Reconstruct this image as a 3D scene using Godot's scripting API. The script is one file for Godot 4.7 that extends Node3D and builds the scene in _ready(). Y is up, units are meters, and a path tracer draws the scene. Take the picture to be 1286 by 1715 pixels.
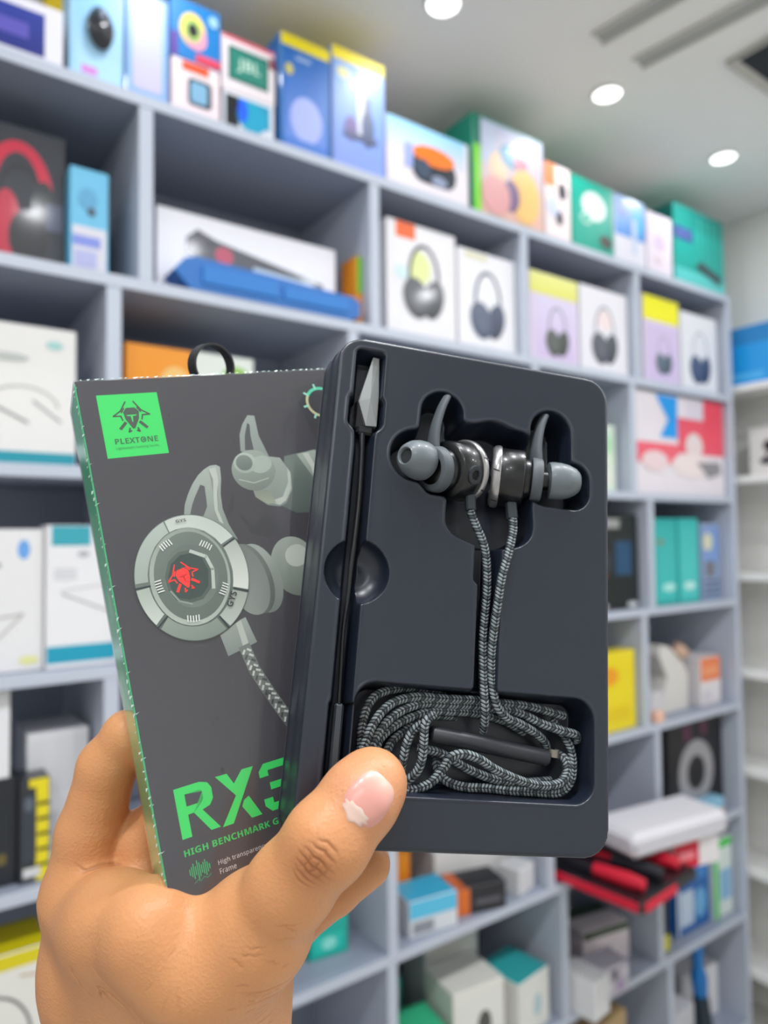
extends Node3D
# A phone-accessory shop: a left hand holds a boxed pair of gaming earphones and the black tray they came in,
# before a wall of grey shelf cubicles. Units are metres; the shelf wall runs along x with its front at z = 0.

const TRAY_AT := Transform3D(Vector3(0.90925, -0.13080, 0.39516), Vector3(0.19359, 0.97331, -0.12328), Vector3(-0.36849, 0.18859, 0.91030), Vector3(0.15752, 1.53519, 1.02878))
const BOX_AT := Transform3D(Vector3(0.98128, 0.14550, 0.12619), Vector3(-0.11056, 0.96205, -0.24948), Vector3(-0.15770, 0.23085, 0.96012), Vector3(0.05150, 1.60305, 0.95669))
const HAND_AT := Transform3D(Vector3(0.81719, -0.01185, 0.57624), Vector3(-0.01337, 0.99913, 0.03951), Vector3(-0.57621, -0.03999, 0.81632), Vector3(0.08459, 1.39581, 0.95016))
const CEIL := 2.64
const WALL_X := 2.41
const BACK := -0.32

var rng := RandomNumberGenerator.new()
var mats := {}
var taken := {}

# ------------------------------------------------------------------ mesh helpers
class MB:
	var v := PackedVector3Array()
	var n := PackedVector3Array()
	var t := PackedVector2Array()
	var c := PackedColorArray()
	var i := PackedInt32Array()
	func vert(p: Vector3, nn: Vector3, uv := Vector2.ZERO, col := Color.WHITE) -> int:
		v.append(p); n.append(nn); t.append(uv); c.append(col)
		return v.size() - 1
	func tri(a: int, b: int, d: int) -> void:
		if (v[b] - v[a]).cross(v[d] - v[a]).dot(n[a] + n[b] + n[d]) > 0.0:
			i.append(a); i.append(d); i.append(b)
		else:
			i.append(a); i.append(b); i.append(d)
	func quad(a: int, b: int, d: int, e: int) -> void:
		tri(a, b, d); tri(a, d, e)
	func flat(a: Vector3, b: Vector3, d: Vector3, out: Vector3, col := Color.WHITE) -> void:
		var nn := (b - a).cross(d - a).normalized()
		if nn.dot(out) < 0.0: nn = -nn
		tri(vert(a, nn, Vector2.ZERO, col), vert(b, nn, Vector2.ZERO, col), vert(d, nn, Vector2.ZERO, col))
	func flat4(a: Vector3, b: Vector3, d: Vector3, e: Vector3, out: Vector3, col := Color.WHITE) -> void:
		flat(a, b, d, out, col); flat(a, d, e, out, col)
	func box(lo: Vector3, hi: Vector3, r := 0.0, col := Color.WHITE) -> void:
		var mid := (lo + hi) / 2.0
		var h := (hi - lo) / 2.0
		r = minf(r, 0.45 * minf(h.x, minf(h.y, h.z)))
		for ax in 3:
			var u := (ax + 1) % 3
			var w := (ax + 2) % 3
			for s in [-1.0, 1.0]:
				var q := []
				for k in 4:
					var p := Vector3.ZERO
					p[ax] = s * h[ax]
					p[u] = (h[u] - r) * [-1, 1, 1, -1][k]
					p[w] = (h[w] - r) * [-1, -1, 1, 1][k]
					q.append(mid + p)
				var o := Vector3.ZERO
				o[ax] = s
				flat4(q[0], q[1], q[2], q[3], o, col)
				if r > 0.0:
					for s2 in [-1.0, 1.0]:
						var e := []
						for k in 4:
							var p := Vector3.ZERO
							p[ax] = s * (h[ax] if k < 2 else h[ax] - r)
							p[u] = s2 * (h[u] - r if k < 2 else h[u])
							p[w] = (h[w] - r) * [-1, 1, 1, -1][k]
							e.append(mid + p)
						var oo := Vector3.ZERO
						oo[ax] = s; oo[u] = s2
						flat4(e[0], e[1], e[2], e[3], oo, col)
		if r > 0.0:
			for sx in [-1.0, 1.0]:
				for sy in [-1.0, 1.0]:
					for sz in [-1.0, 1.0]:
						var g := Vector3(sx, sy, sz)
						flat(mid + g * (h - Vector3(0, r, r)), mid + g * (h - Vector3(r, 0, r)), mid + g * (h - Vector3(r, r, 0)), g, col)
	# profile of (height along axis y, radius), turned about y and put in place by xf
	func lathe(prof: Array, xf: Transform3D, seg := 48, col := Color.WHITE, sharp := 0.6) -> void:
		for k in prof.size() - 1:
			var a: Vector2 = prof[k]
			var b: Vector2 = prof[k + 1]
			var d := (b - a)
			if d.length() < 1e-7: continue
			var nn := Vector2(-d.y, d.x).normalized() * -1.0
			var na := nn
			var nb := nn
			if k > 0:
				var d0: Vector2 = a - prof[k - 1]
				var m := -Vector2(-d0.y, d0.x).normalized()
				if m.dot(nn) > sharp: na = (nn + m).normalized()
			if k + 2 < prof.size():
				var d1: Vector2 = prof[k + 2] - b
				var m := -Vector2(-d1.y, d1.x).normalized()
				if m.dot(nn) > sharp: nb = (nn + m).normalized()
			var prev := [0, 0]
			for s in seg + 1:
				var an := TAU * s / seg
				var r := Vector3(cos(an), 0, sin(an))
				var ia := vert(xf * (r * a.y + Vector3(0, a.x, 0)), (xf.basis * (r * na.y + Vector3(0, na.x, 0))).normalized(), Vector2(float(s) / seg, a.x), col)
				var ib := vert(xf * (r * b.y + Vector3(0, b.x, 0)), (xf.basis * (r * nb.y + Vector3(0, nb.x, 0))).normalized(), Vector2(float(s) / seg, b.x), col)
				if s > 0: quad(prev[0], prev[1], ib, ia)
				prev = [ia, ib]
	# tube along points; rad(i) may vary; flat_k squeezes the section along side
	func tube(pts: PackedVector3Array, rad: Callable, seg := 12, uvl := 1.0, caps := true, up := Vector3(0, 0, 1), squash := 1.0, col := Color.WHITE) -> void:
		var rows := []
		var along := 0.0
		for k in pts.size():
			var d := (pts[mini(k + 1, pts.size() - 1)] - pts[maxi(k - 1, 0)]).normalized()
			var sx := d.cross(up)
			if sx.length() < 0.05: sx = d.cross(Vector3(0.3, 1, 0.1))
			sx = sx.normalized()
			var sy := sx.cross(d).normalized()
			if k > 0: along += pts[k].distance_to(pts[k - 1])
			var r: float = rad.call(float(k) / (pts.size() - 1))
			var row := []
			for s in seg + 1:
				var an := TAU * s / seg
				var o := sx * cos(an) + sy * sin(an) * squash
				var nn := (sx * cos(an) * squash + sy * sin(an)).normalized()
				row.append(vert(pts[k] + o * r, nn, Vector2(float(s) / seg, along / uvl), col))
			if k > 0:
				for s in seg: quad(rows[-1][s], rows[-1][s + 1], row[s + 1], row[s])
			rows.append(row)
		if caps:
			for e in [0, pts.size() - 1]:
				var d := (pts[1] - pts[0]).normalized() * -1.0 if e == 0 else (pts[e] - pts[e - 1]).normalized()
				var r: float = rad.call(0.0 if e == 0 else 1.0)
				var ctr := vert(pts[e] + d * r * 0.35, d, Vector2(0.5, along / uvl), col)
				for s in seg: tri(ctr, rows[e][s], rows[e][s + 1])
	# a flat outline (counter or clockwise) given depth along z, in the plane of xf
	func prism(poly: PackedVector2Array, z0: float, z1: float, xf := Transform3D.IDENTITY, col := Color.WHITE, bevel := 0.0) -> void:
		var ids := Geometry2D.triangulate_polygon(poly)
		var ctr := Vector2.ZERO
		for p in poly: ctr += p / poly.size()
		var top := poly
		if bevel > 0.0:
			var ins := Geometry2D.offset_polygon(poly, -bevel)
			if ins.size() == 1 and ins[0].size() == poly.size(): top = ins[0]
		var area := 0.0
		for k in poly.size(): area += poly[k].cross(poly[(k + 1) % poly.size()])
		for k in range(0, ids.size(), 3):
			flat(xf * Vector3(poly[ids[k]].x, poly[ids[k]].y, z1), xf * Vector3(poly[ids[k + 1]].x, poly[ids[k + 1]].y, z1), xf * Vector3(poly[ids[k + 2]].x, poly[ids[k + 2]].y, z1), xf.basis.z, col)
			flat(xf * Vector3(poly[ids[k]].x, poly[ids[k]].y, z0), xf * Vector3(poly[ids[k + 1]].x, poly[ids[k + 1]].y, z0), xf * Vector3(poly[ids[k + 2]].x, poly[ids[k + 2]].y, z0), -xf.basis.z, col)
		for k in poly.size():
			var a := poly[k]
			var b := poly[(k + 1) % poly.size()]
			var e := (b - a).normalized()
			var o := Vector2(e.y, -e.x) * signf(area)
			flat4(xf * Vector3(a.x, a.y, z0), xf * Vector3(b.x, b.y, z0), xf * Vector3(b.x, b.y, z1), xf * Vector3(a.x, a.y, z1), xf.basis * Vector3(o.x, o.y, 0), col)
	func mesh() -> ArrayMesh:
		var a := []
		a.resize(Mesh.ARRAY_MAX)
		a[Mesh.ARRAY_VERTEX] = v
		a[Mesh.ARRAY_NORMAL] = n
		a[Mesh.ARRAY_TEX_UV] = t
		a[Mesh.ARRAY_COLOR] = c
		a[Mesh.ARRAY_INDEX] = i
		var m := ArrayMesh.new()
		m.add_surface_from_arrays(Mesh.PRIMITIVE_TRIANGLES, a)
		return m

# flat print: inks laid one over the other on a plane, in its own width and height
class Art extends MB:
	var w := 1.0
	var h := 1.0
	var xf := Transform3D.IDENTITY
	var z := 0.0
	var step := 0.00025
	func ink(hex: Variant) -> Color:
		return (Color(hex) if hex is String else hex).srgb_to_linear()
	func P(x: float, y: float) -> Vector3:
		return xf * Vector3(x * w, y * h, z)
	func poly(pts: Array, hex: Variant, hex2: Variant = null) -> Art:
		z += step
		var pk := PackedVector2Array()
		for p in pts: pk.append(Vector2(p[0] * w, p[1] * h) if p is Array else Vector2(p.x * w, p.y * h))
		var ids := Geometry2D.triangulate_polygon(pk)
		var lo := 1e9
		var hi := -1e9
		for p in pk: lo = minf(lo, p.y); hi = maxf(hi, p.y)
		var c0 := ink(hex)
		var c1 := ink(hex2) if hex2 != null else c0
		var base := v.size()
		for p in pk: vert(xf * Vector3(p.x, p.y, z), xf.basis.z, Vector2(p.x, p.y), c0.lerp(c1, (p.y - lo) / maxf(hi - lo, 1e-6)))
		for k in range(0, ids.size(), 3): tri(base + ids[k], base + ids[k + 1], base + ids[k + 2])
		return self
	func rect(x0: float, y0: float, x1: float, y1: float, hex: Variant, hex2: Variant = null) -> Art:
		return poly([[x0, y0], [x1, y0], [x1, y1], [x0, y1]], hex, hex2)
	func rrect(x0: float, y0: float, x1: float, y1: float, r: float, hex: Variant, hex2: Variant = null) -> Art:
		var p := []
		for q in [[x1, y1, 0], [x0, y1, 1], [x0, y0, 2], [x1, y0, 3]]:
			for k in 5:
				var a: float = (q[2] + k / 4.0) * PI / 2.0
				var rx := r
				var ry := r * w / h
				p.append([q[0] + (rx if q[2] in [1, 2] else -rx) + cos(a) * rx, q[1] + (ry if q[2] in [2, 3] else -ry) + sin(a) * ry])
		return poly(p, hex, hex2)
	func ell(cx: float, cy: float, rx: float, ry: float, hex: Variant, hex2: Variant = null, turn := 0.0) -> Art:
		var p := []
		for k in 28:
			var a := TAU * k / 28
			var q := Vector2(cos(a) * rx * w, sin(a) * ry * h).rotated(turn)
			p.append([cx + q.x / w, cy + q.y / h])
		return poly(p, hex, hex2)
	func arc(cx: float, cy: float, rx: float, ry: float, a0: float, a1: float, th: float, hex: Variant) -> Art:
		z += step
		var col := ink(hex)
		var m := maxi(8, int(absf(a1 - a0) / 0.14))
		var pr := [0, 0]
		for k in m + 1:
			var a := lerpf(a0, a1, float(k) / m)
			var d := Vector2(cos(a), sin(a))
			var i0 := vert(xf * Vector3((cx + d.x * rx) * w - d.x * th * w / 2, (cy + d.y * ry) * h - d.y * th * w / 2, z), xf.basis.z, Vector2.ZERO, col)
			var i1 := vert(xf * Vector3((cx + d.x * rx) * w + d.x * th * w / 2, (cy + d.y * ry) * h + d.y * th * w / 2, z), xf.basis.z, Vector2.ZERO, col)
			if k: quad(pr[0], pr[1], i1, i0)
			pr = [i0, i1]
		return self
	func line(pts: Array, th: float, hex: Variant) -> Art:
		z += step
		var col := ink(hex)
		for k in pts.size() - 1:
			var a := Vector2(pts[k][0] * w, pts[k][1] * h)
			var b := Vector2(pts[k + 1][0] * w, pts[k + 1][1] * h)
			var d := (b - a).normalized() * th * w / 2
			var s := Vector2(-d.y, d.x)
			a -= d * 0.6; b += d * 0.6
			var q := []
			for p in [a + s, b + s, b - s, a - s]: q.append(vert(xf * Vector3(p.x, p.y, z), xf.basis.z, Vector2.ZERO, col))
			quad(q[0], q[1], q[2], q[3])
		return self
	func text(s: String, cx: float, cy: float, height: float, hex: Variant, wide := 0.0, bold := true, left := false) -> Art:
		z += step
		var tm := TextMesh.new()
		var f := SystemFont.new()
		f.font_names = PackedStringArray(["Droid Sans"])
		f.font_weight = 700 if bold else 400
		tm.font = f
		tm.font_size = 64
		tm.pixel_size = 0.01
		tm.depth = 0.0
		tm.curve_step = 4.0
		tm.text = s
		var a := tm.surface_get_arrays(0) if tm.get_surface_count() else []
		if a.is_empty(): return self
		var tv: PackedVector3Array = a[Mesh.ARRAY_VERTEX]
		var ti: PackedInt32Array = a[Mesh.ARRAY_INDEX] if a[Mesh.ARRAY_INDEX] != null else PackedInt32Array(range(tv.size()))
		var lo := Vector3(1e9, 1e9, 0)
		var hi := Vector3(-1e9, -1e9, 0)
		for p in tv: lo = lo.min(p); hi = hi.max(p)
		var sy := height * h / (hi.y - lo.y)
		var sx := wide * w / (hi.x - lo.x) if wide > 0.0 else sy
		var col := ink(hex)
		var base := v.size()
		for p in tv:
			var px := (p.x - lo.x) * sx if left else (p.x - (lo.x + hi.x) / 2) * sx
			vert(xf * Vector3(cx * w + px, cy * h + (p.y - (lo.y + hi.y) / 2) * sy, z), xf.basis.z, Vector2.ZERO, col)
		for k in range(0, ti.size(), 3): tri(base + ti[k], base + ti[k + 1], base + ti[k + 2])
		return self
	# a pair of over-ear headphones as printed on a carton
	func headset(cx: float, cy: float, s: float, hex: String, band := "", lean := 0.0) -> Art:
		var k := w / h
		arc(cx + lean * 0.3 * s, cy + 0.06 * s * k, 0.23 * s, 0.4 * s * k, -0.2, PI + 0.2, 0.045 * s, band if band else hex)
		ell(cx + 0.15 * s, cy - 0.2 * s * k, 0.16 * s, 0.26 * s * k, Color(hex).darkened(0.25), Color(hex).lightened(0.1), -0.3)
		ell(cx - 0.13 * s, cy - 0.22 * s * k, 0.2 * s, 0.26 * s * k, hex, Color(hex).lightened(0.18), 0.3)
		ell(cx - 0.12 * s, cy - 0.22 * s * k, 0.1 * s, 0.16 * s * k, Color(hex).lightened(0.14), null, 0.3)
		return self

# ------------------------------------------------------------------ node helpers
func numbered(called: String) -> String:
	var k: int = taken.get(called, 0)
	taken[called] = k + 1
	return called if k == 0 else "%s_%03d" % [called, k]

func tag(o: Node3D, label: String, category: String, group := "", kind := "") -> Node3D:
	if label: o.set_meta("label", label)
	if category: o.set_meta("category", category)
	if group: o.set_meta("group", group)
	if kind: o.set_meta("kind", kind)
	return o

func thing(called: String, label: String, category: String, at := Transform3D.IDENTITY, group := "") -> Node3D:
	var o := Node3D.new()
	o.name = numbered(called)
	o.transform = at
	add_child(o, true)
	tag(o, label, category, group)
	return o

func part(called: String, m: Mesh, mat: Material, parent: Node3D, at := Transform3D.IDENTITY) -> MeshInstance3D:
	var o := MeshInstance3D.new()
	o.name = called
	o.mesh = m
	o.material_override = mat
	o.transform = at
	parent.add_child(o, true)
	return o

func struct(called: String, m: Mesh, mat: Material) -> MeshInstance3D:
	var o := part(numbered(called), m, mat, self)
	o.set_meta("kind", "structure")
	return o

func mat(hex: String, rough := 0.5, metal := 0.0, coat := 0.0, spec := 0.5) -> StandardMaterial3D:
	var key := "%s %.2f %.2f %.2f %.2f" % [hex, rough, metal, coat, spec]
	if not mats.has(key):
		var m := StandardMaterial3D.new()
		m.albedo_color = Color(hex)
		m.roughness = rough
		m.metallic = metal
		m.metallic_specular = spec
		if coat > 0.0:
			m.clearcoat_enabled = true
			m.clearcoat = coat
			m.clearcoat_roughness = 0.08
		mats[key] = m
	return mats[key]

func ink_mat(rough := 0.45, coat := 0.0) -> StandardMaterial3D:
	var key := "ink %.2f %.2f" % [rough, coat]
	if not mats.has(key):
		var m := StandardMaterial3D.new()
		m.vertex_color_use_as_albedo = true
		m.roughness = rough
		if coat > 0.0:
			m.clearcoat_enabled = true
			m.clearcoat = coat
			m.clearcoat_roughness = 0.1
		mats[key] = m
	return mats[key]

func box_mesh(lo: Vector3, hi: Vector3, r := 0.0) -> ArrayMesh:
	var b := MB.new()
	b.box(lo, hi, r)
	return b.mesh()

func smooth(pts: Array, per := 8) -> PackedVector3Array:
	var out := PackedVector3Array()
	for k in pts.size() - 1:
		var p0: Vector3 = pts[maxi(k - 1, 0)]
		var p1: Vector3 = pts[k]
		var p2: Vector3 = pts[k + 1]
		var p3: Vector3 = pts[mini(k + 2, pts.size() - 1)]
		for s in per: out.append(p1.cubic_interpolate(p2, p0, p3, float(s) / per))
	out.append(pts[-1])
	return out

# axis y of the result points along dir
func along(at: Vector3, dir: Vector3) -> Transform3D:
	var y := dir.normalized()
	var x := y.cross(Vector3(0, 0, 1))
	if x.length() < 0.01: x = Vector3(1, 0, 0)
	x = x.normalized()
	return Transform3D(x, y, x.cross(y), at)

func noise_tex(freq: float, size := 256, normal := 0.0, kind := FastNoiseLite.TYPE_SIMPLEX_SMOOTH, oct := 3, sd := 3) -> NoiseTexture2D:
	var f := FastNoiseLite.new()
	f.noise_type = kind
	f.frequency = freq
	f.fractal_octaves = oct
	f.seed = sd
	var t := NoiseTexture2D.new()
	t.width = size
	t.height = size
	t.seamless = true
	t.noise = f
	if normal > 0.0:
		t.as_normal_map = true
		t.bump_strength = normal
	return t

# ------------------------------------------------------------------ cartons on the shelves
var cur: Node3D
var cw := 1.0
var ch := 1.0
var cd := 1.0

# a carton standing with its front, cw wide and ch high, at the front of its node
func carton(called: String, label: String, u0: float, u1: float, y0: float, h: float, d: float, zf: float, hex: String, group := "", category := "box", gloss := 0.0, turn := 0.0) -> Node3D:
	cw = u1 - u0
	ch = h
	cd = d
	cur = thing(called, label, category, Transform3D(Basis(Vector3.UP, turn), Vector3((u0 + u1) / 2.0, y0, zf)), group)
	part("carton", box_mesh(Vector3(-cw / 2, 0, -d), Vector3(cw / 2, h, 0), 0.0015), mat(hex, 0.42, 0.0, gloss), cur)
	return cur

func front() -> Art:
	var a := Art.new()
	a.w = cw - 0.003
	a.h = ch - 0.003
	a.xf = Transform3D(Basis.IDENTITY, Vector3(-a.w / 2, 0.0015, 0.0))
	return a

func flank() -> Art:      # the end that faces -x
	var a := Art.new()
	a.w = cd - 0.003
	a.h = ch - 0.003
	a.xf = Transform3D(Basis(Vector3(0, 0, 1), Vector3.UP, Vector3(-1, 0, 0)), Vector3(-cw / 2, 0.0015, -cd + 0.0015))
	return a

func lid() -> Art:        # the top
	var a := Art.new()
	a.w = cw - 0.003
	a.h = cd - 0.003
	a.xf = Transform3D(Basis(Vector3(1, 0, 0), Vector3(0, 0, -1), Vector3.UP), Vector3(-a.w / 2, ch, -0.0015))
	return a

func done(a: Art, called := "front_print") -> void:
	part(called, a.mesh(), ink_mat(0.42, 0.12), cur)

func hang_tab(hex: String) -> void:
	var b := MB.new()
	b.box(Vector3(-cw * 0.3, ch, -cd / 2 - 0.0008), Vector3(cw * 0.3, ch + 0.02, -cd / 2), 0.0)
	part("hang_tab", b.mesh(), mat(hex, 0.4), cur)

func top_shelf() -> void:
	var a: Art
	carton("screen_box", "white box with a dark blue screen print, leftmost on top of the shelves", 0.103, 0.235, 2.3147, 0.104, 0.150, -0.020, "e6e4ee")
	a = front(); a.rect(0.03, 0.14, 0.8, 0.84, "20287e", "2c3f9c").rect(0.2, 0.35, 0.62, 0.6, "5d55b4"); done(a)
	carton("yellow_box", "tall yellow box squeezed in behind the white box with the blue screen print", 0.236, 0.273, 2.3147, 0.252, 0.100, -0.180, "e0c200")
	a = front(); a.rect(0.1, 0.1, 0.9, 0.3, "3a3418"); done(a)
	carton("mouse_pack", "light blue pack with a black computer mouse in its window", 0.245, 0.331, 2.3147, 0.174, 0.060, -0.020, "9fd0f0", "", "pack", 0.6)
	a = front(); a.rect(0.08, 0.05, 0.95, 0.98, "b4dcf4", "7fc0ee").rect(0.2, 0.08, 0.5, 0.16, "d88ad8"); done(a)
	var b := MB.new()
	b.lathe([Vector2(0.0, 0.001), Vector2(0.003, 0.019), Vector2(0.008, 0.021), Vector2(0.014, 0.015), Vector2(0.016, 0.0005)], Transform3D(Basis(Vector3(1.0, 0, 0), Vector3(0, 0, 1), Vector3(0, 1.75, 0)), Vector3(0.004, ch * 0.55, 0.0)), 32)
	var mouse := part("mouse", b.mesh(), mat("20222c", 0.35, 0.0, 0.5), cur)
	part("scroll_wheel", box_mesh(Vector3(0.001, ch * 0.55 + 0.012, 0.013), Vector3(0.007, ch * 0.55 + 0.026, 0.019), 0.002), mat("9aa0b4", 0.4), mouse)
	carton("phone_case_pack", "pale lilac and blue pack with a phone case, right of the mouse pack", 0.335, 0.408, 2.3147, 0.195, 0.060, -0.020, "8db4ea", "", "pack", 0.6)
	a = front(); a.rrect(0.14, 0.1, 0.86, 0.95, 0.1, "c9c2e2", "b9c4ea").rrect(0.22, 0.76, 0.5, 0.92, 0.05, "aab0dc").rect(0.0, 0.0, 1.0, 0.05, "3f74d0"); done(a)
	carton("watch_box", "white box with an orange stripe and a square watch, under the blue ring-lens box", 0.414, 0.504, 2.3147, 0.104, 0.140, -0.020, "eedde2")
	a = front(); a.rect(0.2, 0.82, 0.78, 0.99, "f0542c").rrect(0.32, 0.22, 0.84, 0.72, 0.1, "3a444e").rrect(0.38, 0.28, 0.74, 0.66, 0.06, "7fb0d0"); done(a)
	carton("camera_box", "bright blue box with a yellow and pink ring, stacked on the white watch box", 0.411, 0.506, 2.4191, 0.111, 0.140, -0.020, "1878c0")
	a = front(); a.rect(0.0, 0.0, 0.14, 0.4, "5c3c96").ell(0.44, 0.52, 0.27, 0.3, "e6d060").ell(0.5, 0.42, 0.22, 0.22, "e79ab0").ell(0.44, 0.52, 0.17, 0.2, "9ec068").ell(0.44, 0.52, 0.1, 0.12, "101418").ell(0.86, 0.8, 0.1, 0.1, "9cc6e4").rect(0.5, 0.0, 1.0, 0.14, "e0445c"); done(a)
	carton("speaker_box", "small white box with a cyan speaker, under the green-panel box", 0.512, 0.615, 2.3147, 0.078, 0.140, -0.020, "dcdfe8")
	a = front(); a.rect(0.02, 0.12, 0.28, 0.92, "0c1018").rect(0.28, 0.3, 0.92, 0.92, "1696b8").ell(0.55, 0.5, 0.3, 0.4, "10a0c4").ell(0.36, 0.6, 0.1, 0.3, "1c5cf0"); done(a)
	carton("green_panel_box", "red-edged white box with a dark green panel, stacked on the cyan speaker box", 0.509, 0.617, 2.3930, 0.107, 0.140, -0.020, "e6dce0")
	a = front(); a.rect(0.0, 0.94, 1.0, 1.0, "e0566a").rect(0.1, 0.2, 0.88, 0.82, "17685c").rect(0.15, 0.26, 0.83, 0.76, "2c8474").text("JBL", 0.49, 0.51, 0.26, "c8e4d4", 0.44).rect(0.9, 0.66, 1.0, 0.88, "8c3a44"); done(a)
	carton("tall_blue_box", "tall deep blue box with a yellow top, left one of the yellow-topped pair", 0.629, 0.742, 2.3147, 0.238, 0.150, -0.020, "1f6cb4", "", "box", 0.7)
	a = front(); a.rect(0.0, 0.9, 1.0, 1.0, "e6d20a").rect(0.06, 0.04, 0.94, 0.88, "6a90e0", "145fae").text("SMART", 0.45, 0.82, 0.035, "c8dcf4").ell(0.16, 0.7, 0.08, 0.05, "c8c060").ell(0.5, 0.3, 0.33, 0.2, "a8b4ee").rect(0.06, 0.04, 0.94, 0.12, "4a7cd0"); done(a)
	a = lid(); a.rect(0, 0, 1, 1, "e6d20a"); done(a, "top_print")
	carton("tall_blue_box", "tall pale blue box with a yellow top, right one of the pair", 0.746, 0.879, 2.3147, 0.258, 0.150, -0.020, "7c98d8", "", "box", 0.7)
	a = front(); a.rect(0.0, 0.9, 1.0, 1.0, "e6d20a").rect(0.04, 0.03, 0.96, 0.88, "8aa0ea", "7ca4d4").ell(0.2, 0.8, 0.12, 0.05, "d0cc90").rect(0.46, 0.3, 0.6, 0.78, "d8dce8").ell(0.66, 0.4, 0.12, 0.16, "5a6688").rect(0.6, 0.36, 0.72, 0.66, "67728e").ell(0.34, 0.36, 0.12, 0.1, "7c6aa0").ell(0.5, 0.82, 0.07, 0.05, "50607a").rect(0.2, 0.28, 0.84, 0.33, "5c6484"); done(a)
	a = lid(); a.rect(0, 0, 1, 1, "e6d20a"); done(a, "top_print")
	carton("car_gadget_box", "wide pale blue box with a black and orange gadget print", 0.882, 1.118, 2.3147, 0.159, 0.150, -0.020, "e4dce2")
	a = front(); a.rect(0.0, 0.55, 0.96, 1.0, "d8d4e4", "90cdf0").rrect(0.28, 0.2, 0.84, 0.64, 0.14, "1c2430").ell(0.56, 0.62, 0.26, 0.14, "ee7820").ell(0.42, 0.4, 0.1, 0.14, "3c4a60").rect(0.2, 0.35, 0.3, 0.7, "9aa8dc").ell(0.62, 0.28, 0.1, 0.08, "8c96b0"); done(a)
	carton("toy_box", "big green-edged box printed with people in pink and peach", 1.133, 1.372, 2.3147, 0.248, 0.200, -0.020, "0c8a6e")
	a = front(); a.rect(0.0, 0.0, 0.1, 0.7, "78d000").rect(0.0, 0.7, 0.1, 1.0, "0a6c58").rect(0.1, 0.04, 1.0, 0.98, "e4b4a4", "b4bcd8").rect(0.1, 0.55, 0.3, 0.95, "b9c2d8").ell(0.34, 0.55, 0.13, 0.15, "ecc4a0").ell(0.5, 0.7, 0.14, 0.12, "4c90b0").ell(0.66, 0.66, 0.1, 0.09, "c06880").ell(0.72, 0.34, 0.22, 0.28, "f0c078").ell(0.52, 0.3, 0.12, 0.16, "7a6488").ell(0.3, 0.25, 0.2, 0.2, "dca0a0").rect(0.1, 0.0, 1.0, 0.04, "8cae50"); done(a)
	a = lid(); a.rect(0, 0, 1, 1, "0c7c66"); done(a, "top_print")
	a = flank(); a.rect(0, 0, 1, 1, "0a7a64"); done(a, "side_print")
	carton("earbud_box", "slim white box with an orange top corner, left of the teal circle box", 1.378, 1.477, 2.3147, 0.204, 0.120, -0.020, "ecdcdc")
	a = front(); a.rect(0.0, 0.7, 0.4, 1.0, "f08858").ell(0.68, 0.68, 0.16, 0.12, "2c303a").ell(0.55, 0.32, 0.14, 0.1, "3a3c48").ell(0.3, 0.45, 0.22, 0.14, "c4cce4"); done(a)
	carton("teal_box", "teal box with a white round camera on it", 1.483, 1.654, 2.3147, 0.201, 0.150, -0.020, "0aa48c")
	a = front(); a.rect(0.02, 0.02, 0.98, 0.98, "06a08a", "0ca892").ell(0.52, 0.66, 0.3, 0.2, "e6ece8").ell(0.32, 0.46, 0.14, 0.08, "b8dcd0").ell(0.32, 0.46, 0.09, 0.05, "10a890").ell(0.8, 0.22, 0.16, 0.09, "4c4a44"); done(a)
	carton("blue_white_box", "white box with a blue wave over its upper half, right of the teal circle box", 1.660, 1.801, 2.3147, 0.198, 0.150, -0.020, "e2e0ea")
	a = front(); a.rect(0.0, 0.42, 1.0, 1.0, "4c90dc", "78a8dc").ell(0.78, 0.7, 0.2, 0.2, "52b4ec").rect(0.55, 0.2, 0.7, 0.7, "c8d4ec").rect(0.1, 0.7, 0.4, 0.95, "6a84c8"); done(a)
	carton("white_slim_box", "slim pinkish white box left of the large teal router box", 1.811, 1.933, 2.3147, 0.187, 0.120, -0.020, "e8dce8")
	a = front(); a.ell(0.5, 0.55, 0.25, 0.14, "d8c4dc").ell(0.4, 0.25, 0.16, 0.08, "dccad4"); done(a)
	carton("router_box", "large teal box with a purple label and four-antenna router, rightmost on the top", 1.935, 2.210, 2.3147, 0.245, 0.220, -0.015, "16a498")
	a = front(); a.rect(0.0, 0.74, 1.0, 1.0, "128f84", "0f8078").rect(0.0, 0.0, 1.0, 0.2, "58c8c4").rect(0.0, 0.56, 0.36, 0.72, "3c4c90").text("ROUTER", 0.18, 0.64, 0.06, "7c86c0")
	for k in 4: a.line([[0.5 + k * 0.12, 0.3], [0.5 + k * 0.12, 0.92]], 0.025, "47b8ae")
	a.poly([[0.4, 0.26], [0.9, 0.12], [0.92, 0.24], [0.5, 0.36]], "3a4a50"); done(a)
	a = flank(); a.rect(0, 0, 1, 1, "0a6c66"); done(a, "side_print")

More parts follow.
